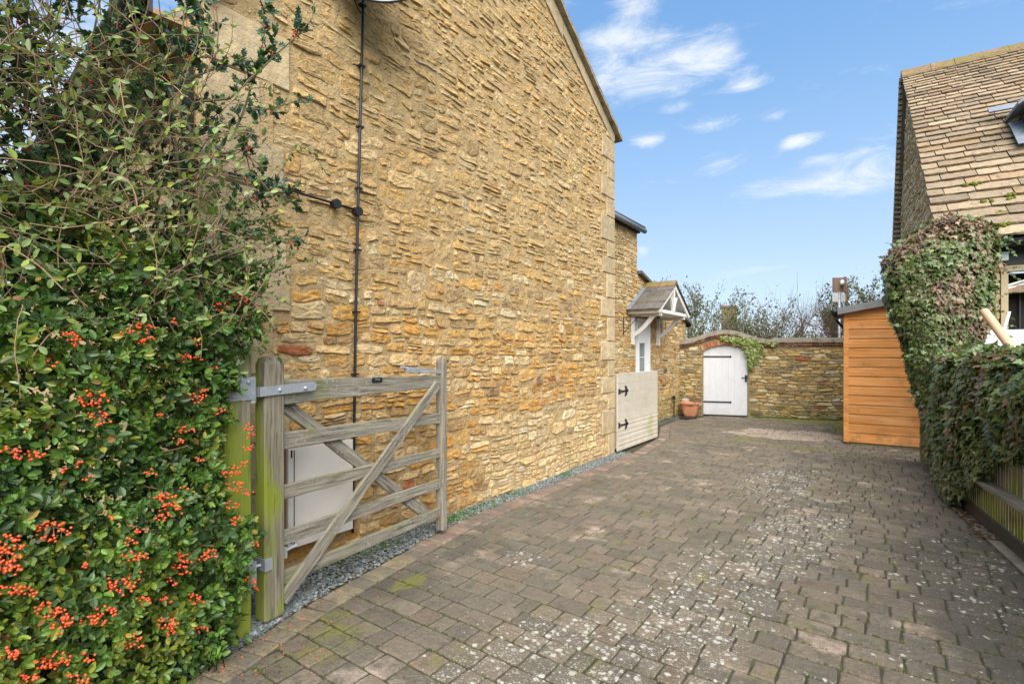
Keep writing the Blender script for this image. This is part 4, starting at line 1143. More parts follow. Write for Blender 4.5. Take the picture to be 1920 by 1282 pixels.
# ================================================================== cream gate leaf at the house corner
cg = thing('cream_gate', 'cream ribbed composite board gate leaf with two black ornate hinges at the house corner', 'gate', (XW+.03, 7.9, .03))
LX = XW+.05; LY0, LY1 = 7.085, 8.745; zt = 1.205; zb0 = .035
hts = [.155]*7+[.085]; z = zb0
def plank(y0, y1, z0, z1, ribs):
    V = []; prof = [(0,z0+.001),(.028,z0+.001),(.030,z0+.004)]
    if ribs:
        for k in range(ribs):
            za = z0+.004+(z1-z0-.008)*k/ribs; h = (z1-z0-.008)/ribs
            prof += [(.030, za+h*.15),(.030,za+h*.6),(.0265,za+h*.7),(.0265,za+h*.98)]
    prof += [(.030,z1-.004),(.028,z1-.001),(0,z1-.001)]
    m_ = len(prof)
    V = [(LX+x, y0, z) for x, z in prof]+[(LX+x, y1, z) for x, z in prof]
    F = [(k, (k+1)%m_, (k+1)%m_+m_, k+m_)[::-1] for k in range(m_)]+[tuple(range(m_)), tuple(range(m_, 2*m_))[::-1]]
    return MB().add(V, F)
zs = [zb0+k*.146 for k in range(9)]
for k in range(8):
    j = random.uniform(-.002,.002)
    plank(LY0+j, LY1+j*.5, zs[k], zs[k+1], 8 if k > 3 else (5 if k == 3 else 2)).build('plank', M_cream, cg)
MB().box((LX-.035,LY0+.03,zb0+.03),(LX-.002,LY0+.12,zt-.03)).build('back_ledge', M_cream, cg)
MB().box((LX-.035,LY1-.12,zb0+.03),(LX-.002,LY1-.03,zt-.03)).build('back_ledge', M_cream, cg)
for zz_ in (.93, .42):
    h_ = MB(); xh = LX+.031
    V = []
    pr_ = [(LY0+.0,.045),(LY0+.05,.030),(LY0+.10,.014),(LY0+.22,.012),(LY0+.26,.02)]
    for (y_, hh) in pr_: V += [(xh,y_,zz_-hh),(xh,y_,zz_+hh),(xh+.008,y_,zz_+hh),(xh+.008,y_,zz_-hh)]
    F = [(i*4+k, i*4+(k+1)%4, i*4+4+(k+1)%4, i*4+4+k) for i in range(4) for k in range(4)]+[(3,2,1,0),(16,17,18,19)]
    h_.add(V, F)
    for (dy, dz, r) in ((.30,0,.034),(.275,.048,.024),(.275,-.048,.024),(.25,.065,.016),(.25,-.065,.016),(.335,0,.02)): h_.disc((xh, LY0+dy, zz_+dz), (1,0,0), r, .010, 12)
    h_.build('ornate_hinge', M_iron, cg)
    MB().disc((xh+.008, LY0+.06, zz_), (1,0,0), .007, .004, 8).build('bolt', M_galv, cg)
st_ = tag(recentre(MB().obox((XW+.16,8.55,.0), (.12,.02,0), (-.02,.11,0), (0,0,.028)).build('stone_block', M_concrete)), 'small flat stone block under the free end of the cream gate', 'stone')

# ------------------------------------------------------------------ planter, pipe stub, drain
pl = thing('planter', 'terracotta trough planter against the wall corner left of the white garden door', 'planter', (-3.72, 12.40, 0))
V = []; F = []; cxp, cyp = -3.715, 12.42; pn = 20
pu, pv = Vector((.9506,.3103,0)), Vector((-.3103,.9506,0))
for (z_, a_, b_) in ((.0,.135,.10),(.02,.145,.11),(.10,.175,.125),(.22,.20,.14),(.285,.212,.15),(.287,.235,.168),(.325,.238,.17),(.33,.225,.158),(.30,.21,.145),(.27,.20,.135)):
    for k in range(pn):
        t = 2*math.pi*k/pn; p = pu*(a_*math.copysign(abs(math.cos(t))**.6, math.cos(t)))+pv*(b_*math.copysign(abs(math.sin(t))**.6, math.sin(t))); V.append((cxp+p.x, cyp+p.y, z_))
for i in range(9):
    for k in range(pn): F.append((i*pn+k, i*pn+(k+1)%pn, (i+1)*pn+(k+1)%pn, (i+1)*pn+k))
F.append(tuple(range(pn))[::-1])
MB().add(V, F).build('trough', M_terra, pl, smooth=False)
MB().disc((cxp,cyp,.262), (0,0,1), .17, .012, 16).build('soil', M_soil, pl)
pb = MB(); pb.ball((cxp+.14,cyp-.06,.335), .035, 8, 5); pb.build('stone', M_render, pl)
sp_ = thing('pipe_stub', 'short black upright pipe with a capped top at the wing wall foot', 'pipe', (XG+.06, 12.0, 0))
MB().tube([(XG+.06,12.0,0),(XG+.06,12.0,.44)], .014, 8).build('pipe', M_black, sp_); MB().tube([(XG+.06,12.0,.42),(XG+.06,12.0,.50)], .032, 10).build('cap', M_black, sp_)
tag(recentre(MB().obox((-3.75,11.75,.004), (.36,.1,0), (-.1,.36,0), (0,0,.012)).build('drain_cover', M_iron)), 'dark square drain cover lying in front of the terracotta planter', 'drain cover')

# ================================================================== shed
SO = Vector((-.475,10.08,0)); SU = Vector((1.10,.055,0)); SW = SU.length; SU.normalize(); SV = Vector((-SU.y, SU.x, 0))
shed = thing('garden_shed', 'narrow orange stained timber shed with grey felt roof beside the ivy', 'shed', tuple(SO+SU*SW/2+SV*.8))
SDp = 1.7
def spnt(u, v, z): return SO+SU*u+SV*v+Vector((0,0,z))
ZL, ZH = 2.20, 2.40
def stop(u): return ZL+(ZH-ZL)*u/SW
MB().obox(spnt(.03,.03,.03), SU*(SW-.06), SV*(SDp-.06), Vector((0,0,2.14))).build('frame', M_dark, shed)
MB().obox(spnt(.02,.01,.0), SU*(SW-.04), SV*(SDp-.02), Vector((0,0,.05))).build('base_bearer', M_fence, shed)
z = .05; ph = .155; k = 0
while z < 2.36:
    z1 = z+ph
    for (o_, dU, L, side) in ((spnt(.05,0,0), SU, SW-.10, 0), (spnt(0,.05,0), SV, SDp-.1, 1)):
        nn = -SV if side == 0 else -SU
        tl, tr = (stop(.05), stop(SW-.05)) if side == 0 else (stop(0), stop(0))
        tl = min(z1-.002, tl); tr = min(z1-.002, tr)
        if tr-z < .02 and tl-z < .02: continue
        tl = max(tl, z+.002)
        ob = -.002
        V = []
        for (s_, zt_) in ((0, tl), (L, tr)):
            V += [tuple(o_+dU*s_+nn*.022+Vector((0,0,z))), tuple(o_+dU*s_+nn*.019+Vector((0,0,z-.006))), tuple(o_+dU*s_-nn*.01+Vector((0,0,z))), tuple(o_+dU*s_-nn*.01+Vector((0,0,zt_))), tuple(o_+dU*s_+nn*.004+Vector((0,0,zt_))), tuple(o_+dU*s_+nn*.016+Vector((0,0,max(z+.001, zt_-.03))))]
        F = [(k_, (k_+1)%6, (k_+1)%6+6, k_+6) for k_ in range(6)]+[(5,4,3,2,1,0), (6,7,8,9,10,11)]
        if side: F = [f[::-1] for f in F]
        o2 = MB().add(V, F).build('plank', M_shed, shed)
    z += ph; k += 1
for (u0_, v0_) in ((-.015,-.03),(SW-.055,-.03)):
    MB().obox(spnt(u0_, v0_, .04), SU*.07, SV*.07, Vector((0,0,stop(max(0,u0_))-.05))).build('corner_post', M_shed, shed)
V = []
for v_ in (-.12, SDp+.1):
    for (u_, dz) in ((-.10,.0),(SW+.14,.0),(SW+.14,.07),(-.10,.07)): V.append(tuple(spnt(u_, v_, stop(u_)+dz)))
MB().add(V, [(0,1,2,3),(7,6,5,4),(0,4,5,1),(1,5,6,2),(2,6,7,3),(3,7,4,0)]).build('roof', M_felt, shed)
V = []
for (u_, dz) in ((-.10,-.035),(SW+.14,-.035),(SW+.14,.075),(-.10,.075)):
    for v_ in (-.14,-.122): V.append(tuple(spnt(u_, v_, stop(u_)+dz)))
MB().add(V, [(0,2,4,6),(7,5,3,1),(0,1,3,2),(2,3,5,4),(4,5,7,6),(6,7,1,0)]).build('roof_fascia', M_felt, shed)
MB().tube([spnt(-.145,-.16,stop(0)-.005), spnt(-.145,SDp+.1,stop(0)-.02)], .045, 10).build('gutter', M_black, shed, smooth=True)
MB().tube([spnt(-.145,SDp+.06,stop(0)-.03), spnt(.06,SDp+.06,stop(0)-.3), spnt(.06,SDp+.06,.1)], .025, 8).build('downpipe', M_black, shed, smooth=True)

M_fencedark = mat('dark_damp_board', (.07,.06,.045), .4, 6, .9, .8, 9, .004, stretch=(.6,12,12))
# ================================================================== fence on the right
F0 = Vector((.29,8.75,0)); F1 = Vector((1.17,2.2,0)); FDr = (F1-F0).normalized(); FNn = Vector((FDr.y,-FDr.x,0));
if FNn.x > 0: FNn = -FNn
fence = thing('picket_fence', 'low fence of narrow mossy upright slats with weathered rail, right of the drive', 'fence', tuple((F0+F1)/2))
FL = (F1-F0).length
s_ = .1; proto = {}
while s_ < FL:
    h = .98+random.uniform(-.02,.02); p = F0+FDr*s_+Vector((.10,0,0))
    if s_ > 2.15: beam('picket', p+Vector((0,0,.10)), p+Vector((random.uniform(-.004,.004),random.uniform(-.004,.004),h)), .018, .036, M_fence, fence, up=FDr, ch=.003, seg=3, wob=.001)
    s_ += .058
beam('rail', F0+FDr*2.15+FNn*.065+Vector((.10,0,.41)), F1+FNn*.065+Vector((.10,0,.41)), .11, .032, M_oak, fence, ch=.004, seg=14)
beam('top_rail', F0+FDr*2.15+FNn*.03+Vector((.10,0,.86)), F1+FNn*.03+Vector((.10,0,.86)), .05, .04, M_fence, fence, ch=.004, seg=10)
beam('gravel_board', F0+FDr*2.15+FNn*.02+Vector((.10,0,.05)), F1+FNn*.02+Vector((.10,0,.05)), .03, .12, M_fencedark, fence, ch=.004, seg=14)
fp = thing('fence_post', 'short weathered end post at the foot of the ivy next to the shed', 'post', (.50,8.95,0))
beam('post', (.50,8.98,-.02), (.50,8.98,.62), .11, .11, M_fence, fp, up=(0,1,0))

# ================================================================== ivy over the fence and the dead stump
ivy = thing('ivy_hedge', 'dense ivy swelling into a tall column beside the shed and trailing along the fence', 'ivy', (.62, 7.6, 0))
camR = np.array((CC_, SC, 0.)); camF = np.array((-SC, CC_, 0.))
def col_prof(z):
    tb_ = [(0.,.88,.10),(.25,5.66+.0,.12)]
    Z = [0,.2,.55,.95,1.35,1.6,1.85,2.2,2.55,2.75,2.92,3.10,3.24]
    XL = [5.56,5.50,5.40,5.28,5.20,5.13,5.02,4.86,4.82,4.86,4.98,5.25,5.50]
    XR = [5.80,5.85,5.92,6.0,6.05,6.10,6.16,6.24,6.28,6.28,6.26,6.24,6.10]
    return np.interp(z, Z, XL), np.interp(z, Z, XR)
n = 21000
zz_ = rng.uniform(.02, 3.25, n); t = rng.uniform(0, 2*math.pi, n)
xl, xr = col_prof(zz_); cx = (xl+xr)/2; hw = (xr-xl)/2*.87; hd = np.clip(hw*.75, .2, .5)
lump = np.array([mnoise.noise(Vector((math.cos(a)*1.6+3, math.sin(a)*1.6, z*1.9))) for a, z in zip(t, zz_)])
lump2 = np.array([mnoise.noise(Vector((math.cos(a)*5, math.sin(a)*5, z*6))) for a, z in zip(t, zz_)])
rr = 1+.15*lump+.09*lump2-np.abs(rng.normal(0,.07,n))
lat = cx+hw*np.cos(t)*rr; dep = 6.62+hd*np.sin(t)*rr
P = camR*lat[:, None]+camF*dep[:, None]; P[:, 2] = zz_+.04*lump2
slope = (col_prof(zz_+.1)[1]-col_prof(zz_+.1)[0]-(col_prof(zz_-.1)[1]-col_prof(zz_-.1)[0]))/.4
N1 = camR*np.cos(t)[:, None]+camF*(np.sin(t)*1.3)[:, None]; N1[:, 2] = -slope*.8
# cap
m2 = 2600; a = rng.uniform(0,6.28,m2); q = np.sqrt(rng.uniform(0,1,m2))
P2 = camR*(5.60+.48*q*np.cos(a))[:, None]+camF*(6.62+.42*q*np.sin(a))[:, None]; P2[:, 2] = 3.19-.45*(np.maximum(0, -np.cos(a))*q)**2-.16*q**3+rng.normal(0,.03,m2)
N2 = camR*(q*np.cos(a))[:, None]+camF*(q*np.sin(a))[:, None]; N2[:, 2] = 1.
# hedge along the fence
m3 = 30000; s3 = rng.uniform(-.15, FL+.1, m3); side = rng.uniform(0,1,m3)
base = np.array(F0)+np.array(FDr)*s3[:, None]+np.array((.10,0,0)); fn = np.array(FNn)
Y3 = base[:, 1]; base[:, 0] += np.interp(Y3, [4,5.5,6.6,7.4,9], [.09,.08,.05,.14,.42])
zlow = np.interp(Y3, [3.0,5.0,5.6,6.1,6.6,12], [.85,.78,.62,.30,.02,.02]); zlow = zlow+.05*np.array([mnoise.noise(Vector((y*3, 0, 9))) for y in Y3])
ztop = 1.50+.04*np.array([mnoise.noise(Vector((y*1.7, 0, 2))) for y in Y3])
hwid = .23+.07*np.array([mnoise.noise(Vector((y*1.3, 4, 2))) for y in Y3])
P3 = base.copy(); N3 = np.zeros((m3,3))
front = side < .66; topm = (side >= .66)&(side < .9); backm = side >= .9
zf = zlow+(ztop-zlow-.06)*rng.uniform(0,1,m3)
bul = np.array([mnoise.noise(Vector((y*2.2, z*2.2, 1))) for y, z in zip(Y3, zf)])
prof3 = 1-.55*np.clip((zf-1.2)/.3, 0, 1)**2-.25*np.clip((.5-(zf-zlow))/.5, 0, 1)**2
offf = hwid*prof3+.10*bul-np.abs(rng.normal(0,.045,m3))
P3[front] = base[front]+fn*offf[front][:, None]; P3[front, 2] = zf[front]; N3[front] = fn+np.array((0,0,.15))
w3 = rng.uniform(-1,1,m3)
P3[topm] = base[topm]+fn*(w3*hwid*.85)[topm][:, None]; P3[topm, 2] = (ztop-.10*w3**2+.03*rng.normal(0,1,m3))[topm]; N3[topm] = np.array((0,0,1.))+fn*w3[topm][:, None]*.5
P3[backm] = base[backm]-fn*(hwid*.8)[backm][:, None]; P3[backm, 2] = zf[backm]; N3[backm] = -fn
# foot of ivy at the front where the column meets the drive
Pall = np.concatenate([P, P2, P3]); Nall = unit(np.concatenate([N1, N2, N3])); n = len(Pall)
tipd = np.tile((0,0,-1.), (n,1))+rng.normal(0,.45,(n,3))+Nall*.25
up = np.clip(Nall[:, 2:3], 0, 1)
tipd = tipd*(1-up)+up*rng.normal(0,1,(n,3))
nj = Nall+rng.normal(0,.36,(n,3))+np.array((-.1,-.1,.45))
size = rng.uniform(.048,.088,n); size[:len(P)] *= .92
colr = cpal([(.075,.115,.028),(.095,.14,.032),(.06,.09,.025),(.12,.165,.042),(.15,.18,.06),(.20,.20,.09)], n, .28)
# dry, brown growth at the top and in patches
dry = np.array([mnoise.noise(Vector((p[0]*1.6, p[1]*1.6, p[2]*2.0))) for p in Pall])
isd = (dry+.35*(Pall[:, 2] > 2.0)*(np.concatenate([np.cos(t) < .2, np.ones(m2) > 0, np.zeros(m3) > 1]))+.22*(Nall[:, 2] > .6)-.16+rng.normal(0,.30,n)) > .36
colr[isd] = cpal([(.24,.15,.095),(.19,.115,.07),(.29,.20,.13),(.16,.12,.07)], int(isd.sum()), .25)
fo = MB().add(*scatter(*LEAF_IVY, Pall, frames(tipd, nj), size, colr)).build('foliage', M_leaf, ivy); stuff(fo)
# inner tangle of stems that fills the mass
ins = MB()
for k in range(90):
    z0_ = random.uniform(0,2.6); a_, b_ = col_prof(z0_); l0 = random.uniform(a_+.1, b_-.1); pts = []
    for q_ in range(6):
        z_ = z0_+q_*.12; a_, b_ = col_prof(z_); l0 = min(max(l0+random.uniform(-.1,.1), a_+.05), b_-.05)
        p = camR*l0+camF*(6.62+random.uniform(-.30,.1)*(b_-a_)/1.2); pts.append((p[0], p[1], z_))
    ins.tube(pts, random.uniform(.006,.014), 5)
for k in range(70):
    s0_ = random.uniform(0, FL-.5); p = F0+FDr*s0_; pts = [(p.x+.22+.12*(p.y > 7)+random.uniform(-.12,.05)+FDr.x*q_*.1, p.y+FDr.y*q_*.12, random.uniform(.9,1.35)) for q_ in range(5)]
    ins.tube(pts, random.uniform(.005,.011), 5)
stuff(ins.build('stems', M_bark, ivy))
tr_ = MB()
pts = [tuple(camR*l+camF*6.66+np.array((0,0,z))) for z, l in ((0,5.84),(.5,5.78),(1.0,5.70),(1.6,5.62),(2.2,5.56),(2.9,5.58))]
tr_.tube(pts, [.14,.13,.15,.22,.32,.22], 10).build('trunk', M_barkgrey, ivy, smooth=True)
# loose shoots standing off the mass
sh_ = MB(); SP = []; SDn = []
for k in range(46):
    if k < 26:
        z_ = random.uniform(.9,3.15); a_, b_ = col_prof(z_); side_ = random.choice((-1,1)); l0 = a_ if side_ < 0 else b_; p = camR*l0+camF*6.5; q0 = Vector((p[0], p[1], z_)); d = (Vector(camR)*side_*.7-Vector(camF)*.3+Vector((0,0,random.uniform(-.6,.8)))).normalized()
    else:
        s0_ = random.uniform(.3, FL-1.); p = F0+FDr*s0_; q0 = Vector((p.x+.05, p.y, random.uniform(1.35,1.5))); d = Vector((random.gauss(-.3,.3), random.gauss(0,.5), random.uniform(.2,.9))).normalized()
    pts = [q0]
    for q_ in range(5): d = (d+Vector((random.gauss(0,.15),random.gauss(0,.15),-.12))).normalized(); pts.append(pts[-1]+d*random.uniform(.03,.055)); SP.append(tuple(pts[-1])); SDn.append(tuple(d+Vector((random.gauss(0,.5),random.gauss(0,.5),-.3))))
    sh_.tube(pts, .0022, 4, cap=False)
stuff(sh_.build('shoots', M_bark, ivy)); n = len(SP)
stuff(MB().add(*scatter(*LEAF_IVY, np.array(SP), frames(np.array(SDn), rng.normal(0,.4,(n,3))+np.array((-.3,-.5,.6))), rng.uniform(.035,.06,n), cpal([(.085,.15,.045),(.11,.16,.06),(.07,.13,.035)], n))).build('shoot_leaves', M_leaf, ivy))
# dead leaves at the foot of the ivy
n = 700
s3 = rng.uniform(.2, 3.2, n); P = np.array(F0)+np.array(FDr)*s3[:, None]+fn*(rng.uniform(-.15,.12,n))[:, None]; P[:, 0] += np.interp(P[:, 1], [5.5,6.6,7.4,9], [.05,.10,.20,.36]); P[:, 2] = .012
stuff(MB().add(*scatter(*LEAF_IVY, P, frames(rng.normal(0,1,(n,3))*np.array((1,1,.1)), np.tile((0,0,1.),(n,1))+rng.normal(0,.3,(n,3))), rng.uniform(.02,.05,n), cpal([(.17,.09,.05),(.12,.07,.045),(.22,.14,.08)], n))).build('dead_leaves', M_leafdull))
# ================================================================== barn on the right
tb_ = math.radians(32.3)
BX = Vector((.99793, .06438, 0)); BY = Vector((-.06438, .99793, 0))
def bpt(x, y, z): return BX*x+BY*y+Vector((0,0,z))
barn = thing('stone_barn', 'neighbouring stone barn with a steep roof of graded stone tiles and moss patches', 'building', tuple(bpt(3.5,12,0)))
GX = 1.30; EY, EZ = 9.45, 3.10; RY, RZ_ = 13.95, 7.60; YW = 9.72
Lr = math.hypot(RY-EY, RZ_-EZ); sdir = (BY*(RY-EY)+Vector((0,0,RZ_-EZ)))/Lr; snrm = sdir.cross(BX)*-1
if snrm.z < 0: snrm = -snrm
# walls
bx1 = 8.0
wbm = MB(); ry2, rz2 = 15.6, 4.0
V = [bpt(GX+.10,YW,-.05), bpt(GX+.10,YW,EZ+.12), bpt(GX+.10,RY,RZ_-.12), bpt(GX+.10,ry2,rz2), bpt(GX+.10,ry2,-.05)]
V2 = [p+BX*.35 for p in V]
wbm.add([tuple(p) for p in V+V2], [(0,1,2,3,4),(9,8,7,6,5),(0,5,6,1),(1,6,7,2),(2,7,8,3),(3,8,9,4)])
gab = wbm.build('gable_wall', M_mortar, barn)
def in_bg(u, z):
    return 1.6 < z < (EZ+.10+(u-YW)*(RZ_-.2-EZ)/(RY-YW) if u < RY else RZ_-.2-(u-RY)*2.18)-.05
rects = courses(YW+.05, ry2, 1.6, 7.4, in_bg, (.08,.15), (.14,.38))
items = masonry(rects, tuple(bpt(GX+.10,0,0)), tuple(BY), tuple(-BX), [tuple(v*1.45 for v in c_) for c_ in PAL_TAN], (.012,.03), odd=.02)  # tan palette brightened: light painted into stones of a gable facing away from sun
emit_pieces(items, 40, 'stone', 'rubble_stones', M_stone, gab, 1e9)
# front wall pier, window
pier = MB().obox(bpt(GX+.45,YW,-.05), BX*.24+BX*0, BY*.35, Vector((0,0,2.95))).build('pier', M_mortar, barn)
pitems = []
z = .3
pv = []
while z < 2.75:
    h = random.uniform(.10,.17); x = GX+.45
    w_ = .26 if random.random() < .6 else .13
    while x < GX+.70:
        V_, F_ = stone_blob(x, min(x+w_, GX+.71), z, z+h, .02, 14)
        W_ = place_local(V_, tuple(bpt(0,YW,0)), tuple(BX), tuple(-BY)); x += w_
        MB().add(W_, [f for f in F_], np.array(random.choice([(.44,.33,.18),(.42,.26,.10),(.46,.38,.24),(.36,.26,.14)]))*random.uniform(.9,1.1)).build('stone', M_stone, pier, smooth=True)
    z += h
MB().obox(bpt(GX+1.9,YW+.0,-.05), BX*5, BY*.35, Vector((0,0,2.95))).build('front_wall', M_mortar, barn)
MB().obox(bpt(GX+.71,YW,-.05), BX*1.3, BY*.35, Vector((0,0,1.3))).build('sill_wall', M_mortar, barn)
wx0, wx1, wz0, wz1 = 2.005, 3.2, 1.25, 2.74
wf = MB()
wf.obox(bpt(wx0,YW-.03,wz0), BX*.075, BY*.12, Vector((0,0,wz1-wz0))); wf.obox(bpt(wx1-.075,YW-.03,wz0), BX*.075, BY*.12, Vector((0,0,wz1-wz0)))
wf.obox(bpt(wx0+.075,YW-.03,wz1-.09), BX*(wx1-wx0-.15), BY*.12, Vector((0,0,.09))); win = wf.build('window_frame', M_timberbeige, barn)
MB().obox(bpt(wx0+.075,YW+.30,wz0), BX*(wx1-wx0-.15), BY*.02, Vector((0,0,wz1-wz0-.09))).build('dark_opening', M_dark, win)
MB().obox(bpt(wx0+.25,YW+.26,wz0), BX*.018, BY*.02, Vector((0,0,1.15))).build('glazing_bar', M_blackboard, win)
MB().obox(bpt(wx0+.075,YW+.05,2.36), BX*1.0, BY*.20, Vector((0,0,.10))).build('inner_beam', M_brownwood, win)
for k, (a_, b_) in enumerate(((2.46,2.60),(2.42,2.54))): beam('stored_lath', bpt(wx0+.08,YW+.05,a_), bpt(wx0+.75,YW+.12,b_+.08), .02, .03, M_white, win)
# black boards over the window, gutter, hopper
MB().obox(bpt(GX+.45,YW-.05,2.74), BX*4.5, BY*.05, Vector((0,0,.155))).build('weather_board', M_blackboard, barn)
MB().obox(bpt(GX+.45,YW-.02,2.90), BX*4.5, BY*.05, Vector((0,0,.12))).build('weather_board', M_blackboard, barn)
MB().tube([bpt(GX+.0,EY-.02,3.01), bpt(8,EY-.02,3.00)], .055, 12).build('gutter', M_black, barn, smooth=True)
MB().tube([bpt(GX+.0,EY+.05,3.05), bpt(8,EY+.05,3.05)], .04, 8).build('gutter_back', M_blackboard, barn)
hb = MB(); hb.obox(bpt(1.915,YW-.16,2.79), BX*.14, BY*.12, Vector((0,0,.11))); hb.obox(bpt(1.905,YW-.17,2.885), BX*.16, BY*.14, Vector((0,0,.02))); hb.build('hopper', mat('galvanised_hopper', (.40,.44,.42), .15, 9, .6, .1, 40, .002), barn)
MB().tube([bpt(1.965,YW-.10,2.80), bpt(1.965,YW-.10,2.70)], .045, 10).build('downpipe_collar', M_timberbeige, barn)
# roof deck and stone tiles in diminishing courses
deck = MB()
p = [bpt(GX+.02,EY+.05,EZ-.02)-snrm*.03, bpt(8,EY+.05,EZ-.02)-snrm*.03, bpt(8,RY,RZ_-.03)-snrm*.03, bpt(GX+.02,RY,RZ_-.03)-snrm*.03]
deck.add([tuple(q) for q in p]+[tuple(q-snrm*.05) for q in p], [(0,1,2,3),(7,6,5,4),(0,4,5,1),(1,5,6,2),(2,6,7,3),(3,7,4,0)])
roof = deck.build('roof', M_joint, barn)
V = [bpt(GX+.02,RY,RZ_-.03), bpt(8,RY,RZ_-.03), bpt(8,ry2+.1,rz2-.1), bpt(GX+.02,ry2+.1,rz2-.1)]
V += [q+Vector((0,0,-.09)) for q in V]
MB().add([tuple(q) for q in V], [(0,1,2,3)[::-1],(4,5,6,7),(0,1,5,4)[::-1],(2,3,7,6)[::-1],(0,4,7,3)[::-1],(1,2,6,5)[::-1]]).build('rear_roof', M_tile if False else M_slate, barn)
TC = [(.26,.215,.155),(.24,.195,.14),(.29,.24,.175),(.22,.185,.14),(.31,.26,.19),(.26,.20,.13)]
items = []; s_ = -.02; row = 0
while s_ < Lr-.12:
    tt = s_/Lr; ex = .25-.135*tt; x = GX-.02+random.uniform(-.012,.012)
    while x < 6.5:
        w_ = random.uniform(.26,.60)*(1-.45*tt)
        if x < GX+.05 and row % 2: w_ *= .6
        Lt = ex+.09; th = random.uniform(.020,.032)
        g = .006; lift0 = .034+random.uniform(-.004,.006)
        V = []; nseg = 5
        for (zt_) in (0, 1):
            for i in range(nseg+1):
                xx_ = x+g+(w_-2*g)*i/nseg
                ys = s_+random.uniform(-.008,.006)+(.014 if i in (0, nseg) else 0)
                V.append(tuple(bpt(0,EY,EZ)+BX*xx_+sdir*ys+snrm*(lift0+(th if zt_ else 0)-(.006 if zt_ and i in (0,nseg) else 0)+random.uniform(-.002,.002))))
            for i in range(nseg, -1, -1):
                xx_ = x+g+(w_-2*g)*i/nseg
                V.append(tuple(bpt(0,EY,EZ)+BX*xx_+sdir*(s_+Lt)+snrm*(-.002+(th if zt_ else 0)*.5)))
        c_ = 2*(nseg+1)
        F = [tuple(range(c_))[::-1], tuple(range(c_, 2*c_))]+[(k_, (k_+1)%c_, (k_+1)%c_+c_, k_+c_) for k_ in range(c_)]
        P_ = bpt(x+w_/2, EY, EZ)+sdir*(s_+ex/2); ar = screen_area(P_, w_, ex*.6)
        items.append((ar, np.array(V), F, np.array(random.choice(TC))*np.array((.96,.87,.76))*random.uniform(.82,1.15)))
        x += w_
    s_ += ex; row += 1
itemsv = sorted(items, key=lambda t: -t[0]); rest = MB()
for i, (ar, V_, F_, c_) in enumerate(itemsv):
    if i < 285 and ar > 0: MB().add(V_, F_, c_).build('tile', M_tile, roof)
    else: rest.add(V_, F_, c_)
stuff(rest.build('tiles', M_tile, roof))
# moss cushions
ms = MB()
for (px_, py_) in ((1830,352),(1850,383),(1890,368),(1893,380),(1885,427),(1813,352),(1878,400)):
    r_ = (px_-960)/950; dd = None
    best = None
    for i in range(60):
        s2 = Lr*i/60; P_ = bpt(0,EY,EZ)+sdir*s2
        # solve x along BX so that the point projects on px_
        for it in range(1):
            f0 = lambda xx: project(P_+BX*xx)
            lo, hi = GX, 6.
            for _ in range(18):
                mid = (lo+hi)/2; lo, hi = (mid, hi) if f0(mid)[0] < px_ else (lo, mid)
        q = f0(lo); e = abs(q[1]-py_)
        if best is None or e < best[0]: best = (e, P_+BX*lo)
    c_ = best[1]+snrm*.06
    for k in range(6): ms.ball(tuple(c_+BX*random.uniform(-.06,.06)+sdir*random.uniform(-.025,.025)-snrm*.01), random.uniform(.015,.032), 7, 4)
stuff(ms.build('roof_moss', mat('roof_moss', (.12,.13,.015), .4, 30, .95, .8, 90, .01), barn))
# ridge stones, mortar and verge
x = GX-.03
while x < 6.4:
    L = random.uniform(.38,.50); V = []
    for xx_ in (x+.003, x+L*.5, x+L-.003):
        j = random.uniform(-.012,.012)
        for (dy, dz) in ((-.20,-.17),(-.19,-.10),(-.03,.085),(.03,.085),(.17,-.14),(.14,-.2)): V.append(tuple(bpt(xx_, RY+dy, RZ_+dz+j)))
    F = [(i*6+k, i*6+(k+1)%6, i*6+6+(k+1)%6, i*6+6+k)[::-1] for i in range(2) for k in range(6)]+[(0,1,2,3,4,5),(17,16,15,14,13,12)]
    MB().add(V, F).build('ridge_stone', M_ridge, barn); x += L
vg = MB()
for k in range(34):                # stacked tile ends seen along the far verge
    z_ = RZ_-.12-k*.105; y_ = RY+.08+(RZ_-z_)*.455
    vg.obox(bpt(GX-.05, y_-.10, z_), BX*.14, BY*.16, Vector((0,0,.085)))
vg.build('verge_tiles', M_coping, barn)
vg = MB()
for k in range(int(Lr/.12)): vg.obox(bpt(GX-.015,EY,EZ)+sdir*(k*.12)-snrm*.03, BX*.06, sdir*.10, snrm*.05)
vg.build('verge_bedding', M_mortar_dark, barn)
# dormer at the frame's edge
dm = MB(); dc0 = bpt(2.62,11.05,4.85)
dm.obox(dc0, BX*1.2, BY*1.6, Vector((0,0,.55))); dmo = dm.build('dormer', M_blackboard, barn)
V = [dc0+Vector((0,0,.60))-BX*.16-BY*.12, dc0+Vector((0,0,1.05))+BX*.60-BY*.12, dc0+Vector((0,0,.60))+BX*1.4-BY*.12]
V = V+[q+Vector((0,0,-.05)) for q in V]; V = V+[q+BY*1.9 for q in V]
MB().add([tuple(q) for q in V], [(0,1,7,6),(1,2,8,7),(3,9,10,4),(4,10,11,5),(0,3,4,1),(1,4,5,2),(0,6,9,3),(2,5,11,8)]).build('dormer_roof', M_lead, dmo)
MB().obox(bpt(2.46,10.98,4.73)+snrm*.06, BX*.20, sdir*.75, snrm*.015).build('dormer_flashing', M_lead, dmo)
MB().obox(bpt(2.26,11.7,5.55)+snrm*.06, BX*.45, sdir*.16, snrm*.03).build('dormer_flashing', M_lead, dmo)

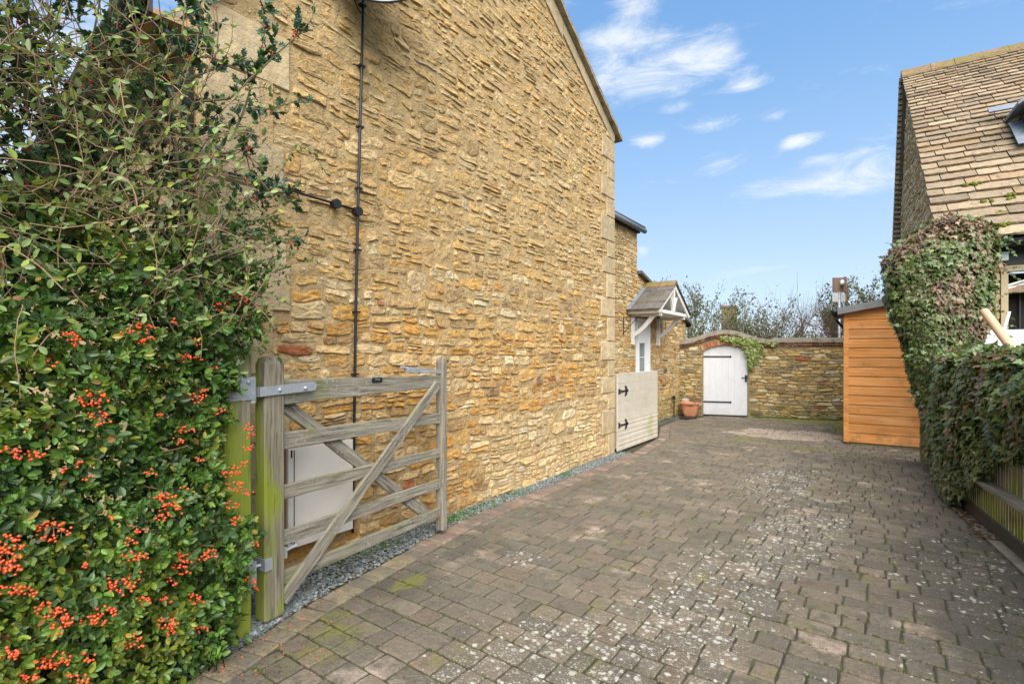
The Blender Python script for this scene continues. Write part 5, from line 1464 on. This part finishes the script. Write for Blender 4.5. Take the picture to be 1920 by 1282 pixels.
# items stored in front of the barn window
wb_ = recentre(MB().obox(bpt(1.70,9.25,1.25), BX*1.6, BY*.03, Vector((0,0,.57))).build('white_board', M_upvc))
tag(wb_, 'plain white sheet board leaning below the barn window behind the hedge', 'board')
t1_ = MB(); a_ = Vector((.98*1.0,0,0))
def pdv(d, x, y):
    l = (x-960)/950*d; return Vector((-SC*d+CC_*l, CC_*d+SC*l, 1.5+(663-y)/950*d))
pa, pb_ = pdv(6.1,1845,583), pdv(5.7,1895,650)
tube_ = MB().tube([pa, pb_+(pb_-pa)*.8], .045, 16, cap=False); V = tube_.build('cardboard_tube', M_card, smooth=True)
tag(recentre(V), 'pale cardboard tube leaning diagonally between the ivy and the barn window', 'tube')
o = MB().obox(pdv(6.3,1879,622), pdv(6.3,1890,584)-pdv(6.3,1879,622), Vector((.03,.01,0)), Vector((0,.02,0))).build('white_batten', M_white)
tag(recentre(o), 'thin white batten leaning beside the cardboard tube', 'batten')

# ================================================================== beyond the garden wall
def branchy(mb, p, d, L, r, depth, spread=.5, up=.15, nseg=4, tips=None, kids=3, shrink=.66):
    pts = [Vector(p)]; dd = Vector(d).normalized()
    for i in range(nseg):
        dd = (dd+Vector((random.gauss(0,.13),random.gauss(0,.13),random.gauss(0,.10)+up*.3))).normalized(); pts.append(pts[-1]+dd*L/nseg)
    mb.tube(pts, [r*(1-.55*i/nseg) for i in range(nseg+1)], 5 if r > .004 else 3, cap=False)
    if tips is not None:
        for i in range(1, nseg+1): tips.append((pts[i].copy(), dd.copy(), depth))
    if depth > 0:
        for k in range(kids):
            i = random.randint(max(1, nseg//2-1), nseg); nd = (dd+Vector((random.gauss(0,spread),random.gauss(0,spread),random.gauss(0,spread*.6)+up))).normalized()
            branchy(mb, pts[i], nd, L*random.uniform(shrink-.1, shrink+.12), r*.55, depth-1, spread, up, nseg, tips, kids, shrink)
def tree(name, label, base, hgt, r, depth, leafpal, nleaf, lsize, spread=.5, up=.25, stems=1, lean=.25, kids=3, seed=1, bark=None, leafT=LEAF_OV, first=.34, group=None):
    random.seed(seed)
    t = thing(name, label, 'shrub' if 'shrub' in name or 'bush' in name else 'tree', tuple(base), group)
    mb = MB(); tips = []
    for s_ in range(stems):
        d = Vector((random.gauss(0,lean), random.gauss(0,lean), 1)); b = Vector(base)+Vector((random.gauss(0,.08),random.gauss(0,.08),0))
        branchy(mb, b, d, hgt*first*random.uniform(.85,1.15), r, depth, spread, up, 4, tips, kids)
    mb.build('trunk', bark or M_barkgrey, t, smooth=True)
    if nleaf:
        tips = [q for q in tips if q[2] <= 1]
        ch = [random.choice(tips) for _ in range(nleaf)]
        P = np.array([tuple(q[0]) for q in ch])+rng.normal(0, lsize*.8, (nleaf,3)); D = np.array([tuple(q[1]) for q in ch])+rng.normal(0,.5,(nleaf,3))
        stuff(MB().add(*scatter(*leafT, P, frames(D, rng.normal(0,1,(nleaf,3))+np.array((0,0,.6))), rng.uniform(.6,1.2,nleaf)*lsize, cpal(leafpal, nleaf, .25))).build('crown', M_leafdull, t))
    return t
GRN = [(.15,.17,.06),(.17,.185,.07),(.19,.18,.09),(.12,.14,.05)]
def at(x, d): p = pdv(d, x, 663); return (p.x, p.y, -.05)
tree('buddleia_shrub', 'tall loose grey-green shrub with upright wands above the wall left of the door arch', at(1322,15.5), 4.0, .03, 3, GRN+[(.16,.11,.09)], 4300, .09, .34, .35, 8, .30, 3, 5, first=.40, leafT=LEAF_SIMPLE, group='loose shrubs behind the garden wall')
tree('buddleia_shrub', 'bushier dark shrub crowding in front of the chimney above the garden door', at(1395,15.8), 3.8, .03, 3, GRN+[(.17,.08,.07),(.05,.08,.03)], 6000, .085, .40, .25, 9, .33, 3, 8, first=.38, leafT=LEAF_SIMPLE, group='loose shrubs behind the garden wall')
tree('bare_tree', 'thin bare grey-brown tree in the gap above the garden wall centre', at(1462,19), 4.6, .035, 3, GRN, 0, .1, .30, .35, 5, .16, 3, 12, first=.42)
tree('garden_tree', 'airy small-leaved tree rising above the wall left of the camera board', at(1535,17.5), 5.0, .05, 4, [(.10,.12,.045),(.13,.14,.05),(.15,.13,.06)], 4600, .08, .55, .25, 2, .22, 3, 21, first=.36, group='leafy trees beyond the garden wall')
tree('garden_tree', 'sparse leafy tree reaching out behind the shed roof right of the camera board', at(1612,18), 4.8, .05, 3, [(.10,.12,.045),(.13,.14,.05),(.15,.13,.06)], 2600, .08, .60, .2, 2, .3, 3, 33, first=.38, group='leafy trees beyond the garden wall')
tree('twiggy_bush', 'dense brown twiggy bush spilling over the garden wall beside the shed', at(1556,13.6), 4.4, .022, 4, [(.14,.10,.07),(.11,.10,.05)], 2500, .035, .62, -.02, 9, .35, 4, 44, bark=mat('red_brown_twigs', (.15,.085,.06), .3, 30, .9, .3, 60, .003, coord='World'), first=.36)
tree('hedge_bush', 'bright green rounded bush just showing over the middle of the garden wall', at(1470,15), 2.75, .02, 3, [(.13,.22,.03),(.16,.27,.04),(.10,.17,.03)], 9000, .06, .8, .05, 10, .5, 4, 55, first=.40, group='bushes just over the garden wall')
tree('hedge_bush', 'dark green hedge bush behind the wall at the right of the green one', at(1525,15.5), 2.6, .02, 3, [(.06,.11,.025),(.08,.13,.03)], 7000, .06, .8, .05, 10, .5, 4, 56, first=.38, group='bushes just over the garden wall')
random.seed(99)
ch = thing('brick_chimney', 'square brown brick chimney stack behind the shrubs above the garden door', 'chimney', at(1368,24))
c0 = Vector(at(1368,24)); hz_ = 3.72
cm = MB(); cm.obox(c0-Vector((.30,.30,0)), Vector((.6,.1,0)), Vector((-.1,.6,0)), Vector((0,0,hz_))); cm.build('stack', mat('old_brown_brick', (.24,.155,.085), .3, 9, .9, .5, 30, .01, [dict(color=(.13,.13,.05), scale=3, lo=.45, hi=.6, amt=.7)]), ch)
MB().obox(c0-Vector((.35,.35,0))+Vector((0,0,hz_)), Vector((.7,.11,0)), Vector((-.11,.7,0)), Vector((0,0,.10))).build('cap', M_render, ch)
cb2 = thing('camera_board', 'brown board on a pole carrying a white security camera above the shed', 'camera board', at(1574,12.6))
b0 = Vector(at(1574,12.6)); pr_ = Vector((CC_,SC,0)); pf_ = Vector((-SC,CC_,0))
zb_ = 3.02; MB().obox(b0-pr_*.155+Vector((0,0,zb_+.05)), pr_*.29, pf_*.035, Vector((0,0,.37))).build('board', M_brownwood, cb2)
MB().obox(b0+pr_*.135-pf_*.02+Vector((0,0,zb_+.05)), pr_*.035, pf_*.09, Vector((0,0,.39))).build('side_board', M_brownwood, cb2)
MB().obox(b0+pr_*.16+pf_*.0+Vector((0,0,zb_-.16)), pr_*.035, pf_*.05, Vector((0,0,.36))).build('batten', M_orangewood, cb2)
MB().tube([b0+Vector((0,0,0)), b0+Vector((0,0,zb_+.06))], .035, 10).build('pole', M_galv, cb2, smooth=True)
MB().obox(b0-pr_*.17+Vector((0,0,zb_-.18)), pr_*.32, pf_*.02, Vector((0,0,.20))).build('white_backing', M_upvc, cb2)
cmr = MB(); k0 = b0+pr_*.06-pf_*.02+Vector((0,0,zb_+.30)); cmr.tube([k0, k0-pf_*.13-pr_*.09-Vector((0,0,.045))], .045, 12); cmr.ball(tuple(k0+Vector((0,0,.02))), .05, 10, 6); cmr.build('camera', M_upvc, cb2, smooth=True)
aer = thing('tv_aerial', 'thin rooftop aerial standing above the shrubs left of centre', 'aerial', at(1392,24))
a0 = Vector(at(1392,24)); ab_ = MB(); ab_.tube([a0, a0+Vector((0,0,4.42))], .008, 6); ab_.build('mast', M_iron, aer)
eb = MB(); eb.tube([a0+Vector((0,0,4.38))-pr_*.1, a0+Vector((0,0,4.42))+pr_*.6], .006, 6)
for k in range(6): eb.tube([a0+Vector((0,0,4.39))+pr_*(.02+k*.1)-pf_*.2, a0+Vector((0,0,4.39))+pr_*(.02+k*.1)+pf_*.2], .006, 5)
eb.build('boom', M_iron, aer)
wr = MB(); wa, wb2 = pdv(11.6,1215,553), pdv(40,1480,602)
wr.tube([wa+(wb2-wa)*t-Vector((0,0,.5*4*t*(1-t))) for t in [k/12 for k in range(13)]], .009, 5)
tag(recentre(wr.build('overhead_wire', M_black)), 'single thin overhead wire sagging away from the porch towards the shrubs', 'wire')

# ================================================================== creeper on the garden wall by the door
cr = thing('wall_creeper', 'pale green variegated creeper hanging on the wall over the right of the garden door', 'creeper', gpt(1.7, 1.3, .02))
n = 1500
segs = [((.98,1.88),(1.25,1.84),.05,160),((1.25,1.83),(1.75,1.76),.07,360),((1.55,1.75),(1.72,1.35),.10,420),((1.70,1.72),(1.80,1.50),.11,320),((1.60,1.35),(1.66,1.16),.05,110),((1.95,1.75),(2.2,1.74),.04,70)]
PP = []
for (a, b, sg, m_) in segs:
    tt = rng.uniform(0,1,m_); u = a[0]+(b[0]-a[0])*tt+rng.normal(0,sg*.6,m_); z = a[1]+(b[1]-a[1])*tt+rng.normal(0,sg*.6,m_)
    PP.append(A0+DU*u[:, None]+DN*(.05+rng.uniform(0,.06,m_))[:, None]+np.array((0,0,1.))*z[:, None])
P = np.concatenate(PP); n = len(P)
stuff(MB().add(*scatter(*LEAF_IVY, P, frames(np.tile((0,0,-1.),(n,1))+rng.normal(0,.5,(n,3)), np.tile(DN,(n,1))+rng.normal(0,.4,(n,3))), rng.uniform(.035,.06,n), cpal([(.20,.27,.06),(.30,.34,.12),(.14,.20,.04),(.36,.38,.18)], n))).build('foliage', M_leafdull, cr))
MB().tube([gpt(1.66,1.1,.02), gpt(1.70,1.4,.02), gpt(1.6,1.7,.03), gpt(1.2,1.85,.04)], .008, 5).build('stem', M_bark, cr)

# ================================================================== berried hedge on the left
hedge = thing('berried_hedge', 'big evergreen firethorn hedge loaded with orange berry clusters filling the left side', 'hedge', (-2.75, .6, 0))
def face_x(y, z):
    """x of the hedge face towards the drive"""
    b = -2.42-.28*max(0, (y-.75))/.7*(.6 if z > .5 else 1)
    b += -.10*max(0, z-1.2)+.05*math.sin(z*2.2)
    return b+.085*mnoise.noise(Vector((y*1.6, z*1.6, 3)))+.05*mnoise.noise(Vector((y*4, z*4, 8)))
def yend(z): return 1.31-.12*(.65 < z < 1.5)+.10*mnoise.noise(Vector((z*2.5, 1, 1)))-(.22*max(0,.30-z))+.05*(z > 1.55)
NC = 9600
ys = rng.uniform(-1.0, 1.50, NC*2); zs_ = rng.uniform(.0, 2.15, NC*2)
P = []; N = []; D = []
for y, z in zip(ys, zs_):
    ye = yend(z)
    if y > ye+.04: continue
    if z > 2.02+.2*mnoise.noise(Vector((y*3, 0, 4))): continue
    fx = face_x(y, z); dp = rng.exponential(.06) if rng.random() < .6 else rng.uniform(0,.35)
    e = max(0, 1-(ye-y)/.12)
    hole = mnoise.noise(Vector((y*3.3, z*3.3, 12)))
    if hole < -.30 and dp < .08: dp += .08
    P.append((fx-dp-.10*e**2, y, z)); d = np.array((.85-.2*e, .1+.6*e, .35))+rng.normal(0,.42,3); N.append(d); D.append(dp)
    if len(P) >= NC: break
for k in range(4200):      # deeper layer
    y = rng.uniform(-1.0,1.15); z = rng.uniform(0,1.95); P.append((face_x(y, z)-rng.uniform(.22,.55), y, z)); N.append(np.array((.8,.2,.4))+rng.normal(0,.5,3)); D.append(.4)
# end face behind the gate post
for k in range(900):
    z = rng.uniform(.0,2.0); x = rng.uniform(-3.15,-2.62); P.append((x, yend(z)+rng.normal(0,.03), z)); N.append(np.array((.3,.8,.3))+rng.normal(0,.4,3)); D.append(.05)
# top
for k in range(1200):
    y = rng.uniform(-1,1.3); x = rng.uniform(-3.2,-2.55); P.append((x, y, 2.0+.1*rng.normal())); N.append(np.array((.3,0,.9))+rng.normal(0,.4,3)); D.append(.05)
P = np.array(P); N = unit(np.array(N)); D = np.array(D); nc = len(P)
whorl = rng.integers(5, 9, nc)
idx = np.repeat(np.arange(nc), whorl); n = len(idx)
ang = rng.uniform(0, 6.28, n); tiltn = rng.uniform(.55, 1.25, n)
Fr = frames(N[idx].copy(), rng.normal(0,1,(n,3)))      # local y = shoot axis
ld = Fr[:, :, 1]*np.cos(tiltn)[:, None]+(Fr[:, :, 0]*np.cos(ang)[:, None]+Fr[:, :, 2]*np.sin(ang)[:, None])*np.sin(tiltn)[:, None]
nn_ = Fr[:, :, 1]*np.sin(tiltn)[:, None]-(Fr[:, :, 0]*np.cos(ang)[:, None]+Fr[:, :, 2]*np.sin(ang)[:, None])*np.cos(tiltn)[:, None]+rng.normal(0,.2,(n,3))
off = rng.uniform(-.02,.008, n)
LP = P[idx]+N[idx]*off[:, None]+ld*.003
csz = rng.uniform(.60,1.45,nc)
sz = rng.uniform(.022,.038,n)*csz[idx]
pal = np.array([(.085,.17,.03),(.11,.215,.035),(.07,.14,.035),(.14,.26,.045),(.10,.175,.06),(.17,.27,.04)])
cc = pal[rng.integers(0, 6, nc)][idx]*rng.uniform(.55,1.2,(n,1))
zone = np.array([mnoise.noise(Vector((p[1]*2, p[2]*2, 30))) for p in P])
yel = (zone[idx]+.25*(P[idx][:, 2] < .9)+rng.normal(0,.22,n)) > .36
cc[yel] = np.array([(.22,.27,.03),(.27,.28,.04),(.17,.24,.03)])[rng.integers(0,3,int(yel.sum()))]*rng.uniform(.8,1.2,(int(yel.sum()),1))
dead = rng.random(n) < .022
cc[dead] = np.array([(.30,.16,.05),(.22,.10,.04),(.40,.30,.06)])[rng.integers(0,3,int(dead.sum()))]
stuff(MB().add(*scatter(*LEAF_OV, LP, frames(ld, nn_), sz, cc)).build('foliage', M_leaf, hedge))
# woody stems inside
sm = MB()
for k in range(200):
    y = random.uniform(-.9,1.0); z = random.uniform(.0,1.7); x = face_x(y, z)-random.uniform(.22,.50)
    pts = [Vector((x,y,z))]; d = Vector((random.uniform(.1,.8), random.gauss(0,.6), random.uniform(-.1,.8))).normalized()
    for q in range(5): d = (d+Vector((random.gauss(0,.2),random.gauss(0,.2),random.gauss(0,.2)))).normalized(); pts.append(pts[-1]+d*random.uniform(.04,.08))
    sm.tube(pts, random.uniform(.0015,.0035), 4, cap=False)
for k in range(16):
    y = random.uniform(-.8,1.1); pts = [(-2.95+random.gauss(0,.08), y+random.gauss(0,.04)*q, q*.35) for q in range(7)]
    sm.tube(pts, [.022-.0025*q for q in range(7)], 6)
stuff(sm.build('stems', M_bark, hedge))
# berry clusters, each one a part
def hpoint(px, py):
    """the hedge face under a view ray (design-time placement of clusters on the face)"""
    r = (px-960)/950; u = (663-py)/950; d0 = Vector((-SC+CC_*r, CC_+SC*r, u)); t = 1.2
    while t < 3.2:
        p = Vector((0,0,1.5))+d0*t
        if p.x < face_x(p.y, p.z): return p
        t += .01
    return None
CL = [(440,550,12),(445,562,16),(415,575,8),(270,610,14),(265,632,16),(240,622,5),(365,640,12),(352,672,12),(130,630,10),(143,640,8),(95,680,6),(175,745,22),(185,782,16),(365,745,10),(300,780,3),
      (350,805,8),(335,825,8),(440,880,12),(425,888,8),(440,910,14),(462,920,8),(435,945,8),(310,935,20),(322,955,16),(300,968,6),(445,975,10),(100,992,26),(345,915,3),(15,1015,18),(12,1040,22),(5,1060,10),
      (255,990,6),(245,1015,6),(248,1040,10),(272,1040,4),(395,1037,12),(375,1045,6),(348,1045,14),(342,1065,12),(225,1095,26),(255,1077,6),(325,1088,6),(310,1125,6),(270,1125,8),(365,1118,8),(372,1130,5),
      (85,1140,14),(115,1150,14),(110,1165,14),(165,1160,10),(195,1145,14),(190,1165,6),(105,1190,5),(313,1165,14),(315,1180,8),(375,1178,10),(250,1200,18),(20,1105,12),(50,1108,8),(12,1225,12),(105,1235,20),(75,1245,10),(165,1230,6),(55,1272,10),(145,1270,12),
      (150,870,3),(165,895,3),(285,885,6),(125,880,3),(400,690,3),(375,860,4),(62,850,10),(15,845,6),(160,1060,4),(205,970,3),(470,840,8),(465,800,6),(468,815,5),(460,870,5),(478,1020,5),(470,1085,6),(482,1100,3),(410,770,6),(385,735,6),(372,672,4),(330,600,3),(20,1060,14),(30,850,6)]
icos = MB(); icos.ball((0,0,0), 1, 7, 5); bv = icos.V[0]; bL = icos.L[:]; bS = icos.S[:]
random.seed(5)
for (cx_, cy_, k_) in CL:
    p = hpoint(cx_, cy_)
    if p is None: p = pdv(2.78, cx_, cy_)
    out_ = (Vector((0,0,1.5))-p).normalized(); p = p+out_*.025
    mb = MB(); stalk = MB(); rad = .0062*k_**.5*1.05
    k2 = int(k_*1.4)
    for q in range(k2):
        a = random.uniform(0,6.28); rr_ = rad*random.uniform(.1,1)**.6*1.5
        c_ = p+Vector((CC_,SC,0))*(rr_*math.cos(a)*1.35)+Vector((0,0,1))*(rr_*math.sin(a)*.75-.1*rr_)+out_*random.uniform(-.01,.012)
        r_ = random.uniform(.0042,.0056)
        mb.V.append(bv*r_*np.array((1,1,.9))+np.array(tuple(c_))); mb.C.append(np.ones((len(bv),3)))
        for l_, s2 in zip(bL, bS): mb.L.append(l_+mb.n); mb.S.append(s2)
        mb.n += len(bv)
        if q % 2 == 0: stalk.tube([p-out_*.03+Vector((0,0,.012)), c_], .0008, 3, cap=False)
    o = mb.build('berry_cluster', M_berry, hedge, smooth=True)
    stalk.build('stalks', M_bark, o)

# fresh shoot by the paving edge
sp2 = thing('weed_sprout', 'fresh light green sprout at the foot of the hedge beside the paving', 'weed', (-2.60,1.10,0))
sb_ = MB(); PPs = []; DDs = []
for k in range(7):
    b = Vector((-2.57+random.gauss(0,.03), 1.10+random.gauss(0,.05), 0)); d = Vector((random.gauss(.12,.15),random.gauss(0,.2),1)).normalized(); L = random.uniform(.08,.20)
    sb_.tube([b, b+d*L*.5, b+d*L+Vector((.01,0,0))], .002, 4)
    for q in range(6): PPs.append(tuple(b+d*L*(.35+.65*q/5))); DDs.append((random.gauss(0,.8), random.gauss(0,.8), .5))
n = len(PPs); DDs = np.array(DDs)
sb_.build('stem', M_leafdull, sp2)
MB().add(*scatter(*LEAF_OV, np.array(PPs), frames(DDs, rng.normal(0,.4,(n,3))+np.array((.2,-.2,1))), rng.uniform(.03,.055,n), cpal([(.17,.32,.05),(.22,.38,.08)], n, .15))).build('leaves', M_leafdull, sp2)

# ================================================================== honeysuckle tangle above the hedge
hon = thing('honeysuckle_tangle', 'sprawling tangle of thin brown stems with paired pale green leaves over the hedge top', 'climber', (-2.85, .6, 1.7))
hs = MB(); LPp = []; LDd = []
random.seed(17)
for k in range(1150):
    y = random.uniform(-.9,1.25); z = random.uniform(1.65,2.95)-.35*max(0,y-.6); x = random.uniform(-3.0,-2.35)-.2*max(0, y-.8)
    pts = [Vector((x,y,z))]; d = Vector((random.gauss(.05,.5), random.gauss(.1,.6), random.gauss(.35,.5))).normalized()
    curl = Vector((random.gauss(0,.16),random.gauss(0,.17),random.gauss(0,.16)))
    for q in range(9):
        d = (d+curl+Vector((random.gauss(0,.10),random.gauss(0,.10),random.gauss(0,.10)))).normalized(); pts.append(pts[-1]+d*.045)
    hs.tube(pts, [random.uniform(.0009,.0024)]*10, 4, cap=False)
    for q in range(2, 10, 2):
        if random.random() < .85:
            for sg in (-1, 1):
                o_ = d.orthogonal().normalized(); LPp.append(tuple(pts[q])); LDd.append(tuple(o_*sg+d*.6+Vector((random.gauss(0,.4),random.gauss(0,.4),random.gauss(.3,.4)))))
for k in range(9):      # thicker old vines
    y = random.uniform(-.9,.3); pts = [Vector((-2.9+random.gauss(0,.1), y, 1.4))]; d = Vector((.05,.3+random.random()*.3,1)).normalized()
    for q in range(9): d = (d+Vector((random.gauss(0,.10),random.gauss(0.03,.12),random.gauss(-.05,.1)))).normalized(); pts.append(pts[-1]+d*.18)
    hs.tube(pts, [.007-.0005*q for q in range(10)], 5, cap=False)
stuff(hs.build('stems', mat('honeysuckle_stem', (.24,.15,.095), .3, 30, .9, .4, 60, .002, coord='World'), hon))
n = len(LPp)
stuff(MB().add(*scatter(*LEAF_OV, np.array(LPp), frames(np.array(LDd), rng.normal(0,.5,(n,3))+np.array((.3,-.3,.8))), rng.uniform(.024,.044,n), cpal([(.19,.27,.09),(.24,.33,.12),(.14,.21,.06),(.28,.32,.17),(.28,.34,.07)], n))).build('leaves', M_leafdull, hon))

# ================================================================== holly
def holly(name, label, base, sprigs, seed, lsz=(.035,.05), density=1.):
    random.seed(seed); h = thing(name, label, 'holly', base)
    st = MB(); Lp = []; Ld = []; bz = []
    for pts in sprigs:
        P_ = [Vector(p) for p in pts]; st.tube(P_, [max(.002, .0065*(1-.75*i/(len(P_)-1))) for i in range(len(P_))], 5, cap=False)
        for i in range(len(P_)-1):
            a, b = P_[i], P_[i+1]; L = (b-a).length; m_ = max(1, int(L/.05*density))
            for q in range(m_):
                c_ = a.lerp(b, random.random()); d = (b-a).normalized()
                if random.random() < .45:
                    e = (d+Vector((random.gauss(0,.6),random.gauss(0,.6),random.gauss(.2,.5)))).normalized(); Ls = random.uniform(.05,.15); tip = c_+e*Ls
                    st.tube([c_, tip], .0016, 4, cap=False)
                    for w_ in range(6): Lp.append(tuple(c_.lerp(tip, .4+.6*w_/5))); Ld.append(tuple(e*.7+Vector((random.gauss(0,.7),random.gauss(0,.7),random.gauss(0,.6)))))
                    if random.random() < .30: bz.append(c_.lerp(tip, .3))
                else: Lp.append(tuple(c_)); Ld.append(tuple(d*.5+Vector((random.gauss(0,.8),random.gauss(0,.8),random.gauss(0,.6)))))
    st.build('stems', mat('holly_stem', (.10,.095,.045), .3, 30, .8, .3, 60, .002, coord='World') if 'holly_stem' not in bpy.data.materials else bpy.data.materials['holly_stem'], h)
    n = len(Lp)
    stuff(MB().add(*scatter(*LEAF_HOLLY, np.array(Lp), frames(np.array(Ld), rng.normal(0,.7,(n,3))+np.array((.4,-.3,.5))), rng.uniform(*lsz, n), cpal([(.03,.075,.028),(.04,.09,.03),(.025,.06,.03),(.055,.11,.035)], n))).build('leaves', M_leaf, h))
    for b in bz:
        mb = MB()
        for q in range(random.randint(2,6)): mb.ball(tuple(b+Vector((random.gauss(0,.006),random.gauss(0,.006),random.gauss(0,.006)))), random.uniform(.0035,.0048), 7, 5)
        mb.build('berries', M_redberry, h, smooth=True)
    return h
D_ = 2.55
sprigs = []
def px_path(d0, d1, pts): return [pdv(d0+(d1-d0)*i/(len(pts)-1), x, y) for i, (x, y) in enumerate(pts)]
sprigs += [px_path(2.45,2.75,[(380,190),(430,185),(475,145),(520,100),(560,65),(585,35),(590,5)]), px_path(2.5,2.8,[(470,205),(500,205),(540,195),(565,185)]),
           px_path(2.5,2.75,[(440,250),(460,200),(490,100),(495,60),(492,15)]), px_path(2.5,2.7,[(440,260),(465,240),(462,290),(470,330)]),
           px_path(2.45,2.8,[(420,400),(470,370),(520,360),(560,365)]), px_path(2.5,2.8,[(430,330),(480,340),(530,370),(570,385)]),
           px_path(2.3,2.5,[(300,120),(340,80),(345,30),(340,0)]), px_path(2.3,2.6,[(330,160),(380,70),(375,20)]), px_path(2.4,2.6,[(350,150),(400,130),(410,60),(405,10)]),
           px_path(2.4,2.6,[(380,330),(410,290),(450,280),(500,320)]), px_path(2.5,2.75,[(450,430),(500,440),(540,455),(580,440)])]
holly('holly_branches', 'dark spiny holly sprigs with red berries reaching across the golden wall', tuple(pdv(2.5,400,400)), sprigs, 3, (.036,.058), 1.5)
random.seed(8)
sprigs = []
for k in range(60):
    y = random.uniform(-.9,1.1); z0_ = random.uniform(1.7,2.5); b = Vector((random.uniform(-3.1,-2.7), y, z0_)); d = Vector((random.gauss(.15,.3), random.gauss(0,.35), 1)).normalized()
    L = random.uniform(.4,.9); sprigs.append([b, b+d*L*.5+Vector((random.gauss(0,.03),0,0)), b+d*L])
for k in range(230):   # thick dark crown at the far left
    y = random.uniform(-1.1,.85); b = Vector((random.uniform(-3.3,-2.65), y, random.uniform(1.9,3.2))); d = Vector((random.gauss(.2,.4), random.gauss(0,.4), .8)).normalized()
    L = random.uniform(.3,.7); sprigs.append([b, b+d*L*.5, b+d*L])
holly('holly_bush', 'dark glossy holly bush with scattered red berries behind the tangle at top left', (-2.95,.2,0), sprigs, 4, (.032,.055), 1.25)
MB().tube([(-2.95,.2,0),(-2.93,.22,.9),(-2.97,.15,1.9),(-2.9,.2,2.9)], [.05,.045,.035,.015], 8).build('trunk', M_barkgrey, [o for o in bpy.data.objects if o.get('label','').startswith('dark glossy holly')][0], smooth=True)
# trailing cotoneaster shoots reaching over the wall
ct = thing('trailing_shoots', 'fine arching small-leaved shoots sticking out of the hedge against the gable wall', 'shrub', tuple(pdv(2.6,470,450)))
cs = MB(); Lp = []; Ld = []
PTH = [[(430,470),(500,455),(560,480),(605,492)],[(440,450),(500,440),(540,455),(580,470)],[(520,330),(545,290),(555,270),(590,290),(615,330)],[(420,500),(470,520),(500,500)],[(420,560),(470,560),(510,535)],[(430,600),(470,590),(500,600)],
       [(400,420),(450,380),(500,370),(560,380)],[(410,540),(460,500),(520,480),(560,455)],[(430,640),(460,620),(490,622),(520,618)]]
for k in range(26):
    x0_, y0_ = random.uniform(400,450), random.uniform(380,640); a = random.uniform(-.5,.5)
    PTH.append([(x0_,y0_),(x0_+35,y0_+35*a),(x0_+70,y0_+60*a+random.uniform(-12,12)),(x0_+random.uniform(80,110),y0_+90*a+random.uniform(-20,20))])
for pth in PTH:
    P_ = px_path(2.5, 2.75, pth); cs.tube(P_, [.0022,.0018,.0014,.001][:len(P_)]+[.001]*(max(0,len(P_)-4)), 4, cap=False)
    for i in range(len(P_)-1):
        for q in range(9):
            Lp.append(tuple(P_[i].lerp(P_[i+1], q/9))); d = (P_[i+1]-P_[i]).normalized(); Ld.append(tuple(d*.6+Vector((random.gauss(0,.5),random.gauss(0,.5),random.gauss(0,.6)))))
cs.build('stems', M_bark, ct); n = len(Lp)
stuff(MB().add(*scatter(*LEAF_OV, np.array(Lp), frames(np.array(Ld), rng.normal(0,.6,(n,3))+np.array((.3,-.3,.7))), rng.uniform(.015,.028,n), cpal([(.05,.12,.03),(.08,.16,.04),(.11,.2,.05)], n))).build('leaves', M_leafdull, ct))
